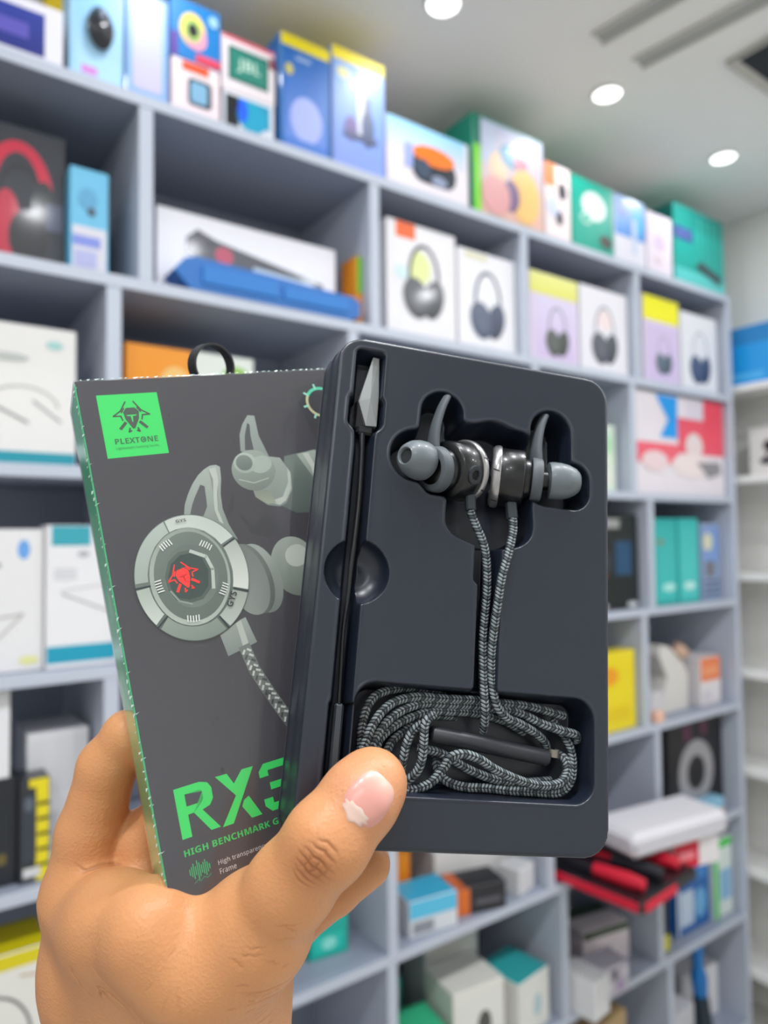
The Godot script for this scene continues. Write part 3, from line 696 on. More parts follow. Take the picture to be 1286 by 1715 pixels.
	var vt := thing("ceiling_vent", "square ceiling vent with a dark grille at the top right", "vent", Transform3D(Basis(Vector3.UP, 0.0), Vector3(1.813, CEIL, 0.596)))
	var fb := MB.new()
	for s in 4:
		var bs := Basis(Vector3.UP, s * PI / 2)
		fb.flat4(bs * Vector3(-0.24, 0, -0.24), bs * Vector3(0.24, 0, -0.24), bs * Vector3(0.24, -0.012, -0.24), bs * Vector3(-0.24, -0.012, -0.24), bs * Vector3(0, 0, -1))
		fb.flat4(bs * Vector3(-0.24, -0.012, -0.24), bs * Vector3(0.24, -0.012, -0.24), bs * Vector3(0.22, -0.002, -0.22), bs * Vector3(-0.22, -0.002, -0.22), Vector3(0, -1, 0))
	part("frame", fb.mesh(), mat("b4b2aa", 0.7), vt)
	part("grille", box_mesh(Vector3(-0.22, -0.003, -0.22), Vector3(0.22, -0.001, 0.22)), mat("181c20", 0.7), vt)
	for k in 6: part("slat", box_mesh(Vector3(-0.2, -0.006, -0.13 + k * 0.06), Vector3(0.2, -0.003, -0.118 + k * 0.06), 0.0005), mat("3a3a3c", 0.6), vt)

func downlights() -> void:
	var lens := StandardMaterial3D.new()
	lens.albedo_color = Color("ffffff")
	lens.emission_enabled = true
	lens.emission = Color(1.0, 0.99, 0.97)
	lens.emission_energy_multiplier = 3.0
	var disc := MB.new()
	disc.lathe([Vector2(-0.004, 0.0005), Vector2(-0.004, 0.0315), Vector2(0.0, 0.0325)], Transform3D.IDENTITY, 40)
	var rim := MB.new()
	rim.lathe([Vector2(0.0, 0.0325), Vector2(-0.006, 0.0335), Vector2(-0.006, 0.037), Vector2(0.0, 0.04)], Transform3D.IDENTITY, 40)
	var dm := disc.mesh()
	var rm := rim.mesh()
	var names := {Vector2i(3, 0): "round ceiling downlight above the yellow-topped boxes, leftmost of the three in view", Vector2i(4, 0): "round ceiling downlight at the end of the air slot, middle of the three in view", Vector2i(5, 0): "round ceiling downlight nearest the right wall, above the large teal router box"}
	var rows := [[0.127, -0.645, -0.122, 0.4, 0.923, 1.4455, 1.968], [1.2, -0.645, -0.122, 0.4, 0.923, 1.4455, 1.968], [2.3, -1.2, -0.645, 1.4455, 1.968]]
	for r in 3:
		for k in rows[r].size() - 1:
			var at := Vector3(rows[r][k + 1], CEIL, rows[r][0])
			var t := thing("ceiling_downlight", names.get(Vector2i(k, r), "round white ceiling downlight elsewhere in the shop, outside the photograph's frame"), "light", Transform3D(Basis.IDENTITY, at), "ceiling downlights")
			part("lens", dm, lens, t)
			part("rim", rm, mat("dcdcd8", 0.5), t)
			var l := AreaLight3D.new()
			l.name = "glow"
			l.area_size = Vector2(0.06, 0.06)
			l.light_color = Color(0.975, 0.985, 1.0)
			l.light_energy = LAMP[r]
			l.area_range = 8.0
			l.shadow_enabled = true
			l.rotation_degrees = Vector3(-90, 0, 0)
			l.position = Vector3(0, -0.007, 0)
			t.add_child(l, true)

const LAMP := [0.14, 0.75, 0.7]

func _ready() -> void:
	rng.seed = 7
	var cam := Camera3D.new()
	cam.name = "camera"
	var lens := CameraAttributesPhysical.new()
	lens.frustum_focal_length = 16.785      # vertical field of view 71.12 degrees
	lens.frustum_focus_distance = 0.222
	lens.frustum_near = 0.02
	lens.frustum_far = 50.0
	lens.exposure_aperture = 5.6
	cam.attributes = lens
	cam.position = Vector3(0, 1.55, 1.20426)
	cam.rotation_degrees = Vector3(2.2918, -35.2167, -0.6795)
	add_child(cam)
	cam.current = true
	var we := WorldEnvironment.new()
	we.name = "environment"
	var e := Environment.new()
	e.background_mode = Environment.BG_COLOR
	e.background_color = Color(0.5, 0.52, 0.55)
	e.background_energy_multiplier = 0.3
	e.tonemap_mode = Environment.TONE_MAPPER_LINEAR
	e.tonemap_exposure = 0.86
	e.sdfgi_enabled = true
	e.ssao_enabled = true
	e.ssil_enabled = true
	we.environment = e
	add_child(we)
	downlights()
	shop_shell()
	tray()
	retail_box()
	hand()
	earphones()
	microphone()
	top_shelf()
	cubicles()
	clutter()

# ------------------------------------------------------------------ the black tray (millimetres inside, z = 0 its face)
const MM := 0.001

func sd_box(p: Vector2, c: Vector2, h: Vector2, r: float) -> float:
	var q := (p - c).abs() - h + Vector2(r, r)
	return Vector2(maxf(q.x, 0), maxf(q.y, 0)).length() + minf(maxf(q.x, q.y), 0) - r

func sd_cap(p: Vector2, a: Vector2, b: Vector2, ra: float, rb: float) -> float:
	var ab := b - a
	var t := clampf((p - a).dot(ab) / ab.length_squared(), 0, 1)
	return p.distance_to(a + ab * t) - lerpf(ra, rb, t)

func smin(a: float, b: float, k: float) -> float:
	var h := maxf(k - absf(a - b), 0.0) / k
	return minf(a, b) - h * h * k * 0.25

func bud_cavity(p: Vector2) -> float:
	if p.x < -34 or p.x > 47 or p.y < 8 or p.y > 70: return 4.0
	var d := sd_cap(p, Vector2(-20.5, 41.8), Vector2(-17, 41), 8.9, 8.4)
	d = smin(d, sd_cap(p, Vector2(-12.5, 58.4), Vector2(-12.5, 45), 7.3, 7.8), 2.0)
	d = smin(d, sd_box(p, Vector2(-10, 36.5), Vector2(8, 7.4), 4), 2.5)
	d = smin(d, sd_box(p, Vector2(6, 36), Vector2(15, 20.0), 5), 2.0)
	d = smin(d, sd_cap(p, Vector2(6.6, 50), Vector2(6.6, 49), 8, 8), 3.0)
	d = smin(d, sd_cap(p, Vector2(27.6, 58), Vector2(28.2, 44), 7.4, 7.2), 2.0)
	d = smin(d, sd_box(p, Vector2(31, 38.8), Vector2(11.3, 8.4), 6), 1.5)
	d = smin(d, sd_cap(p, Vector2(3.2, 24), Vector2(11, 23), 10.5, 9.6), 2.5)
	return d

func slot_cavity(p: Vector2) -> float:
	if p.x < -52 or p.x > -22: return 4.0
	var d := sd_box(p, Vector2(-38.9, 67.5), Vector2(4.8, 9.2), 1.6)
	d = minf(d, sd_box(p, Vector2(-38.9, 54.6), Vector2(5.9, 6.6), 3.2))
	d = smin(d, sd_cap(p, Vector2(-38.9, 50), Vector2(-38.9, 44), 3.8, 2.6), 1.5)
	d = smin(d, sd_box(p, Vector2(-38.7, 5), Vector2(3.0, 48), 0.8), 0.8)
	d = smin(d, sd_box(p, Vector2(-38.5, -55), Vector2(3.8, 15.5), 1.2), 0.6)
	return d

func coil_cavity(p: Vector2) -> float:
	var d := sd_box(p, Vector2(4.9, -49.2), Vector2(39.4, 16.0), 6.5)
	d = smin(d, sd_box(p, Vector2(6.9, -8), Vector2(3.7, 26), 1.0), 1.6)
	d = smin(d, sd_box(p, Vector2(5.6, 8), Vector2(4.0, 7), 1.5), 1.2)
	return d

func dish_cavity(p: Vector2) -> float:
	return p.distance_to(Vector2(-37.4, 0.4)) - 10.1

func step(d: float, w: float) -> float:      # 0 outside to 1 inside, with rounded lips
	var t := clampf((-d + 0.35) / w, 0.0, 1.0)
	return t * t * (3.0 - 2.0 * t)

func tray_height(p: Vector2) -> float:
	var o := sd_box(p, Vector2.ZERO, Vector2(49.2, 80.2), 8.0)
	if o > 0.6:
		# the draft wall with one step, then the flange
		var w := o - 0.6
		if w < 0.9: return -0.45 - 7.0 * w / 0.9
		if w < 1.5: return -7.45 - 0.5 * (w - 0.9) / 0.6
		if w < 2.4: return -7.95 - 9.0 * (w - 1.5) / 0.9
		return -16.95
	var h := 0.0
	if o > -0.7: h = -0.45 * pow((o + 0.7) / 1.3, 2.0)
	var c := minf(bud_cavity(p), 90.0)
	h = minf(h, -14.5 * step(c, 2.4))
	h = minf(h, -9.0 * step(slot_cavity(p), 1.9))
	h = minf(h, -13.5 * step(coil_cavity(p), 2.4))
	var dd := dish_cavity(p)
	if dd < 0.4:
		var r := clampf((dd + 10.1) / 10.5, 0.0, 1.0)
		h = minf(h, -8.0 * sqrt(maxf(0.0, 1.0 - r * r)) * (1.0 - 0.25 * exp(-pow(r * 10.1 / 3.0, 2.0))) * smoothstep(0.0, 0.06, 1.0 - r))
	# a fine raised bead round every recess
	var near := minf(minf(absf(bud_cavity(p) - 0.75), absf(slot_cavity(p) - 0.75)), absf(coil_cavity(p) - 0.75))
	if h > -0.6: h += 0.16 * exp(-pow(near / 0.38, 2.0))
	return h

func tray() -> void:
	var t := thing("earphone_tray", "black moulded plastic tray with recesses for the earphones, held under the thumb", "tray", TRAY_AT)
	var b := MB.new()
	var s := 0.4
	var nx := int(ceil(106.0 / s)) + 1
	var ny := int(ceil(168.0 / s)) + 1
	var hh := PackedFloat32Array()
	hh.resize(nx * ny)
	for j in ny:
		for k in nx:
			hh[j * nx + k] = tray_height(Vector2(-53.0 + k * s, -84.0 + j * s))
	var use := PackedInt32Array()
	use.resize(nx * ny)
	use.fill(-1)
	for j in ny:
		for k in nx:
			var p := Vector2(-53.0 + k * s, -84.0 + j * s)
			if sd_box(p, Vector2.ZERO, Vector2(49.2, 80.2), 8.0) > 3.6: continue
			var dx := (hh[j * nx + mini(k + 1, nx - 1)] - hh[j * nx + maxi(k - 1, 0)]) / (2 * s)
			var dy := (hh[mini(j + 1, ny - 1) * nx + k] - hh[maxi(j - 1, 0) * nx + k]) / (2 * s)
			use[j * nx + k] = b.vert(Vector3(p.x, p.y, hh[j * nx + k]) * MM, Vector3(-dx, -dy, 1).normalized(), p / 20.0)
	for j in ny - 1:
		for k in nx - 1:
			var q := [use[j * nx + k], use[j * nx + k + 1], use[(j + 1) * nx + k + 1], use[(j + 1) * nx + k]]
			if q.min() < 0: continue
			b.i.append_array([q[0], q[2], q[1], q[0], q[3], q[2]])
	var m := StandardMaterial3D.new()
	m.albedo_color = Color("1b2230")
	m.roughness = 0.36
	m.metallic_specular = 0.5
	m.clearcoat_enabled = true
	m.clearcoat = 0.3
	m.clearcoat_roughness = 0.3
	m.normal_enabled = true
	m.normal_texture = noise_tex(0.012, 256, 1.2)
	m.normal_scale = 0.25
	part("moulded_sheet", b.mesh(), m, t)

# ------------------------------------------------------------------ braided cable
func braid() -> StandardMaterial3D:
	if mats.has("braid"): return mats["braid"]
	var im := Image.create(64, 64, false, Image.FORMAT_RGB8)
	var hm := Image.create(64, 64, false, Image.FORMAT_RGB8)
	for y in 64:
		for x in 64:
			# stitches: two columns of slanting lozenges per tile, like a knitted sleeve
			var col := x / 16
			var fx := (x % 16) / 16.0
			var lean := fx * 0.8 if col % 2 == 0 else (1.0 - fx) * 0.8
			var fy := fposmod(y / 16.0 - lean + (0.5 if col / 2 == 1 else 0.0), 1.0)
			var d := pow(absf(fx - 0.5) / 0.5, 2.4) + pow(absf(fy - 0.5) / 0.42, 2.4)
			var on := clampf(1.25 - d, 0.0, 1.0)
			var grain := 0.85 + 0.15 * sin(fy * 25.0 + fx * 6.0)
			var light := int(y / 16.0 - lean + 8.0 + (0.5 if col / 2 == 1 else 0.0)) % 3 != 0
			var c := Color("15191d").lerp(Color("98a4a8") if light else Color("525e64"), smoothstep(0.1, 0.6, on) * grain)
			im.set_pixel(x, y, c)
			hm.set_pixel(x, y, Color(on, on, on))
	var m := StandardMaterial3D.new()
	m.albedo_texture = ImageTexture.create_from_image(im)
	m.heightmap_enabled = true
	m.heightmap_texture = ImageTexture.create_from_image(hm)
	m.heightmap_scale = 0.03
	m.roughness = 0.55
	mats["braid"] = m
	return m

func cable(called: String, pts: Array, parent: Node3D, r := 1.45) -> MeshInstance3D:
	var q := []
	for p in pts: q.append(p * MM)
	var b := MB.new()
	b.tube(smooth(q, 9), func(_t: float) -> float: return r * MM, 14, 0.0046)
	return part(called, b.mesh(), braid(), parent)

# one bud lying in the tray: its disc looks along axis, the tip points away from it
func bud(parent: Node3D, at: Vector3, axis: Vector3, tip_dir: Vector3, tip_at: Vector3, fin: Array, hole: bool, big := 1.0) -> void:
	var sh := mat("0f1114", 0.34, 0.0, 0.25)
	var ax := axis.normalized()
	var xf := along(at, ax)
	var b := MB.new()
	b.lathe(mm([[-11.5, 0.1], [-11.5, 4.0], [-9.8, 6.4], [-6.2, 7.2], [-5.9, 9.4], [-5.2, 10.0], [2.6, 10.2], [3.2, 9.8], [3.2, 0.1]]), xf, 56)
	var body := part("housing", b.mesh(), sh, parent)
	b = MB.new()
	b.lathe(mm([[2.4, 9.9], [2.4, 10.6], [3.0, 11.0], [4.6, 10.8], [5.4, 9.9], [5.4, 8.4], [4.6, 8.2], [4.6, 0.1]]), xf, 56)
	part("metal_ring", b.mesh(), mat("b8b6b8", 0.28, 0.75), body)
	b = MB.new()
	for k in 6:
		var an := TAU * k / 6 + 0.4
		var r := Basis(ax, an)
		var u := xf.basis.x.rotated(ax, an)
		var w := ax.cross(u)
		var c := at + u * 10.85 * MM + ax * 3.9 * MM
		b.flat4(c + (w * -0.5 + ax * -1.1 + u * 0.15) * MM, c + (w * 0.0 + ax * -1.1 + u * 0.15) * MM, c + (w * 0.6 + ax * 1.1 + u * 0.05) * MM, c + (w * 0.1 + ax * 1.1 + u * 0.05) * MM, u)
	part("ring_notch", b.mesh(), mat("26262a", 0.5), body)
	if hole:
		var hd := (Vector3(-0.2, -0.42, 1.0) - ax * Vector3(-0.2, -0.42, 1.0).dot(ax)).normalized()
		b = MB.new()
		b.lathe(mm([[9.2, 3.2], [10.6, 3.1], [10.75, 2.5], [10.7, 1.7], [10.3, 1.5]]), along(at - ax * 1.4 * MM, hd), 32)
		part("jack_rim", b.mesh(), mat("2a2e34", 0.3), body)
		b = MB.new()
		b.lathe(mm([[10.28, 1.7], [10.3, 0.01]]), along(at - ax * 1.4 * MM, hd), 24)
		part("jack_hole", b.mesh(), mat("050607", 0.8), body)
	# the soft band and its ear hook
	var soft := mat("596066", 0.55, 0.0, 0.0)
	b = MB.new()
	b.lathe(mm([[-12.2, 5.2], [-12.2, 7.1], [-11.8, 7.5], [-9.0, 7.9], [-8.5, 7.6], [-8.5, 5.6]]), xf, 48)
	var band := part("ear_hook", b.mesh(), soft, parent)
	var q := []
	for p in fin: q.append(p * MM)
	b = MB.new()
	b.tube(smooth(q, 8), func(t: float) -> float: return lerpf(1.75, 1.15, t) * MM, 14, 0.01, true, Vector3(0.25, 0, 1), 1.9)
	part("fin", b.mesh(), soft, band)
	# nozzle tip: a mushroom of silicone with a recessed bore
	var tx := along(tip_at, tip_dir)
	tx.basis = tx.basis.scaled_local(Vector3(1.05, big, 1.05))
	b = MB.new()
	b.lathe(mm([[-1.5, 3.0], [-1.2, 6.1], [0.0, 6.35], [2.2, 6.2], [4.6, 5.6], [6.6, 4.5], [7.7, 3.3], [7.95, 2.8], [7.7, 2.45], [6.6, 2.3]]), tx, 48)
	var tip := part("ear_tip", b.mesh(), mat("6c757a", 0.42, 0.0, 0.15), parent)
	b = MB.new()
	b.lathe(mm([[7.0, 2.42], [7.02, 0.01]]), tx, 32)
	part("mesh_grille", b.mesh(), mat("23282c", 0.7), tip)
	b = MB.new()
	b.lathe(mm([[-6.0, 3.4], [-1.0, 3.2]]), tx, 24)
	part("nozzle", b.mesh(), sh, tip)

func mm(p: Array) -> Array:
	var o := []
	for q in p: o.append(Vector2(q[0], q[1]) * MM)
	return o

# a point of the tray read off on the plane 5.5 mm below its face, moved to the height z
func A(x: float, y: float, z: float) -> Vector3:
	return Vector3(x - 0.155 * (z + 5.5), y - 0.42 * (z + 5.5), z)

func V(x: float, y: float, z: float) -> Vector3:
	return Vector3(x, y, z)

func earphones() -> void:
	var t := thing("earphones", "grey and black in-ear earphones with ear hooks and braided cable, lying in the tray", "earphones", TRAY_AT)
	bud(t, V(-5.0, 39.6, -4) * MM, V(0.88, 0.2, -0.42), V(-0.81, -0.08, 0.58), V(-19.2, 39.6, 1.0) * MM, [V(-14.6, 43, -0.5), V(-15.0, 48, 0), V(-14.6, 53.5, 0.5), V(-13.2, 59.4, 0.8), V(-11.4, 64.0, 0.6)], true, 1.05)
	bud(t, V(13.6, 40.3, -5.5) * MM, V(-0.95, 0.05, -0.3), V(0.95, 0.02, 0.22), V(29.4, 40.3, -2.0) * MM, [V(23.8, 43.8, -2.6), V(23.2, 49.4, -2.4), V(23.5, 54.6, -2.4), V(24.6, 60.0, -2.4), V(26.2, 64.4, -2.4)], false, 1.2)
	var b := MB.new()
	b.box(V(-1.7, -3.2, -1.5) * MM, V(1.7, 3.0, 1.5) * MM, 0.5 * MM)
	var rm := b.mesh()
	part("strain_relief", rm, mat("3a4248", 0.45), t, Transform3D(Basis(Vector3(0, 0, 1), 0.08), V(-0.2, 28.8, -2.5) * MM))
	part("strain_relief", rm, mat("3a4248", 0.45), t, Transform3D(Basis(Vector3(0, 0, 1), 0.14), V(15.0, 28.0, -3.0) * MM))
	cable("cable", [A(0.4, 26.8, -2.0), A(2.2, 22.8, -1.4), A(5.4, 16.4, -1.4), A(6.9, 10, -2.2), A(7.6, 1, -3), A(7.4, -8, -4), A(7.1, -16.5, -4), A(7.7, -28, -3.6), A(8.4, -36.4, -3.0), A(8.9, -42.5, -4.6), A(9.0, -46, -7)], t)
	cable("cable", [A(15.9, 26.0, -2.4), A(15.8, 22, -1.5), A(13.9, 14.5, 0.6), A(11.8, 7, 1.3), A(10.6, -3.5, 0.6), A(10.1, -11.5, -0.8), A(9.9, -19.5, -2), A(10.4, -28, -2.6), A(12.2, -35.6, -2.6), A(16.0, -39.8, -3.4), A(21.1, -41.9, -4.2), A(27.2, -45.2, -5.4), A(30.9, -49, -7.5), A(32, -53, -9)], t)
	# the coil: one long cable laid to and fro in the lower recess
	cable("cable", [A(-30.2, -57, -8.5), A(-30.6, -51, -7), A(-30.6, -46.5, -6), A(-29.7, -41.2, -5.4), A(-27.2, -37.4, -6), A(-22.4, -35.6, -7), A(-16, -35.2, -8.5), A(-4, -35.4, -10)], t)
	cable("cable", [A(-31.0, -56, -6), A(-29.2, -50.6, -4.8), A(-27.6, -45.6, -4), A(-24.6, -40.7, -3.8), A(-20.3, -37.7, -4.4), A(-13.5, -36.2, -5), A(-5, -36.3, -5.4), A(2.2, -36.4, -6.2), A(8.4, -36.8, -7.2), A(16, -36.9, -7), A(24, -37.0, -6.4), A(33, -38.4, -6), A(37, -39.4, -6.6)], t)
	cable("cable", [A(-28.6, -57.5, -7), A(-26.2, -50, -5.6), A(-22.8, -44.2, -5), A(-17.4, -40.2, -5), A(-10.8, -38.3, -5.6), A(-3.6, -38.3, -6), A(6, -38.6, -7.4), A(14.2, -39.0, -7), A(21, -39.2, -6), A(28.7, -41.4, -4.4), A(35.6, -43.0, -4.2), A(40.6, -44.2, -4.8), A(41.6, -47, -7)], t)
	cable("cable", [A(-25.9, -58, -8), A(-24.8, -51, -7.2), A(-19.5, -45.6, -6.6), A(-13.4, -42.4, -6.4), A(-8.5, -40.9, -6.4), A(-2, -40.8, -7), A(6.8, -41.4, -8.4), A(17, -43.5, -9), A(24, -47, -9.6)], t)
	cable("cable", [A(-23, -58.5, -9.4), A(-20.5, -52, -9), A(-15.6, -47.4, -8.6), A(-12.2, -44.4, -7.6), A(-8, -42.8, -8), A(0, -43.4, -9.6)], t)
	cable("cable", [A(33.2, -41.4, -8), A(36.8, -45.4, -7), A(39.2, -49.2, -6), A(39.9, -54.2, -5.4), A(38.8, -59.4, -5.2), A(34.4, -62.7, -5.4), A(25.4, -63.1, -6), A(18, -63.3, -6.4), A(10.7, -63.1, -6.8), A(3.6, -63.3, -7), A(-2, -62.2, -7.4), A(-5.2, -59.6, -8), A(-6, -56, -9.4)], t)
	cable("cable", [A(-17.5, -62.4, -6.6), A(-14.2, -63.9, -5.2), A(-8.1, -61, -3.8), A(-4.1, -55.6, -2.6), A(-2.2, -51.9, -1.4), A(1.5, -50.2, -0.2), A(6.6, -51.2, 0.2), A(11.8, -54.1, -0.4), A(17.8, -56.8, -1.6), A(23.8, -58.9, -2.8), A(29.8, -59.8, -3.6), A(35.2, -58.8, -4), A(37.6, -55.6, -4.4), A(37.0, -52.2, -5.4), A(33.8, -51.2, -7)], t)
	cable("cable", [A(-8.2, -40.6, -3.6), A(-10.9, -42.4, -2.2), A(-11.2, -47, -2), A(-11.3, -52.4, -2.2), A(-12.4, -57, -3), A(-15.2, -60.8, -4.4), A(-19, -63.2, -6.4)], t)
	cable("cable", [A(-9.6, -43.4, -6), A(-14.2, -46.2, -4.8), A(-16.3, -50.2, -4.4), A(-17, -54.4, -4.6), A(-17.2, -59, -6.2)], t)
	cable("cable", [A(-12.4, -52.4, -7), A(-9.1, -52.4, -6), A(-5.6, -53, -6), A(-1.2, -54.8, -6.2), A(3.2, -57.1, -6.4), A(9.1, -59.3, -6.6), A(15, -60.5, -6.6), A(23.9, -60.9, -7), A(32.9, -60.2, -7.6)], t)
	b = MB.new()
	var a0 := A(-8.7, -47.1, -5.2) * MM
	var a1 := A(31.4, -52.4, -5.6) * MM
	var ln := a0.distance_to(a1)
	b.lathe([Vector2(0, 0.0001), Vector2(0, 0.0021), Vector2(0.0006, 0.0026), Vector2(ln - 0.0006, 0.0026), Vector2(ln, 0.0021), Vector2(ln, 0.0001)], along(a0, a1 - a0), 36)
	part("cable_splitter", b.mesh(), mat("2a2c32", 0.42), t)
	b = MB.new()
	b.lathe([Vector2(-0.0012, 0.0016), Vector2(0.0012, 0.0016)], along(A(33.0, -50.6, -5) * MM, V(0.1, 1, 0.0)), 20)
	part("plug_collar", b.mesh(), mat("8a8478", 0.3, 0.6), t)

func microphone() -> void:
	var t := thing("microphone", "boom microphone with a grey wedge head and ribbed stem, in the tray's left slot", "microphone", TRAY_AT)
	# faceted head: a ridge runs from tip to foot
	var b := MB.new()
	var z0 := -5.5
	var tip := [V(-37.7, 75.6, -2.4), V(-35.6, 75.4, -2.4)]
	var el := V(-41.3, 59.0, -3.0)
	var er := V(-34.7, 62.0, -2.2)
	var fo := [V(-38.2, 50.4, -2.6), V(-34.6, 50.6, -2.4)]
	var top := [tip[0], tip[1], er, fo[1], fo[0], el]
	var c := V(-37.6, 60, -1.6)
	for k in 6: b.flat(top[k] * MM, top[(k + 1) % 6] * MM, c * MM, V(0, 0, 1))
	for k in 6:
		var p: Vector3 = top[k]
		var q: Vector3 = top[(k + 1) % 6]
		var p2 := V(p.x + (p.x + 38) * 0.06, p.y, z0)
		var q2 := V(q.x + (q.x + 38) * 0.06, q.y, z0)
		var o := (p + q) / 2 - V(-37.6, 61, -4)
		b.flat4(p * MM, q * MM, q2 * MM, p2 * MM, V(o.x, o.y, 0))
	part("wedge_head", b.mesh(), mat("8e9192", 0.38, 0.25), t)
	b = MB.new()
	b.box(V(-42.0, 49.6, -7.6) * MM, V(-33.9, 60.0, -4.6) * MM, 1.2 * MM)
	b.box(V(-41.0, 47.6, -7.4) * MM, V(-35.2, 51.0, -3.2) * MM, 0.8 * MM)
	part("head_base", b.mesh(), mat("17191c", 0.35), t)
	# ribbed stem
	b = MB.new()
	var pts := smooth([V(-38.9, 48.2, -4.4) * MM, V(-38.4, 38, -4.2) * MM, V(-38.1, 24, -4.0) * MM, V(-38.4, 12, -3.8) * MM, V(-38.8, 3, -3.8) * MM, V(-38.9, -8, -4.2) * MM, V(-39.3, -18, -4.6) * MM, V(-38.9, -30, -5) * MM, V(-38.6, -40.5, -5) * MM], 40)
	b.tube(pts, func(q: float) -> float: return (lerpf(1.0, 0.72, smoothstep(0.4, 0.62, q)) + 0.09 * (1.0 if int(q * 320) % 2 == 0 else -1.0)) * MM, 12)
	part("gooseneck", b.mesh(), mat("2c2e31", 0.35, 0.4), t)
	b = MB.new()
	b.box(V(-40.0, -64, -7) * MM, V(-37.0, -40.2, -4.0) * MM, 0.7 * MM)
	part("plug", b.mesh(), mat("4a5158", 0.4, 0.2), t)
	b = MB.new()
	b.lathe([Vector2(0, 0.0001), Vector2(0, 0.0012), Vector2(0.005, 0.0012), Vector2(0.006, 0.0005)], along(V(-38.5, -64, -5.5) * MM, V(0, -1, 0)), 16)
	part("jack_pin", b.mesh(), mat("b8a070", 0.25, 0.9), t)

# ------------------------------------------------------------------ the boxed pair (sizes in the print's own units, K metres each)
const K := 0.00093

func ring_pts(c: Vector2, rx: float, ry: float, a0: float, a1: float, n: int, turn := 0.0) -> Array:
	var o := []
	for k in n + 1:
		var a := lerpf(a0, a1, float(k) / n)
		var q := Vector2(cos(a) * rx, sin(a) * ry).rotated(turn) + c
		o.append([q.x, q.y])
	return o

func emblem(a: Art, cx: float, cy: float, s: float, turn: float, hex: String, gap: String) -> void:
	var f := func(pts: Array) -> Array:
		var o := []
		for p in pts:
			var q := Vector2(p[0], p[1]).rotated(turn) * s
			o.append([cx + q.x, cy + q.y])
		return o
	a.poly(f.call([[-1.5, 4.0], [1.5, 4.0], [2.8, 2.4], [2.4, -0.4], [0.4, -4.2], [-0.4, -4.2], [-2.4, -0.4], [-2.8, 2.4]]), hex)
	a.poly(f.call([[-2.0, 1.2], [2.0, 1.2], [1.2, 0.7], [-1.2, 0.7]]), gap)
	a.poly(f.call([[-0.4, 0.8], [0.4, 0.8], [0.15, -1.6], [-0.15, -1.6]]), gap)
	for m in [-1.0, 1.0]:
		a.line(f.call([[m * 1.4, 6.4], [m * 3.6, 2.9], [m * 6.4, 1.0], [m * 3.8, 0.9], [m * 3.4, -0.8]]), 0.55 * s, hex)
		a.line(f.call([[m * 2.3, 3.9], [m * 3.4, 2.2]]), 0.5 * s, hex)
		a.line(f.call([[m * 2.6, -1.8], [m * 4.6, -4.0]]), 1.1 * s, hex)
		a.line(f.call([[m * 1.4, -4.0], [m * 1.9, -5.4], [m * 1.0, -5.0]]), 0.6 * s, hex)

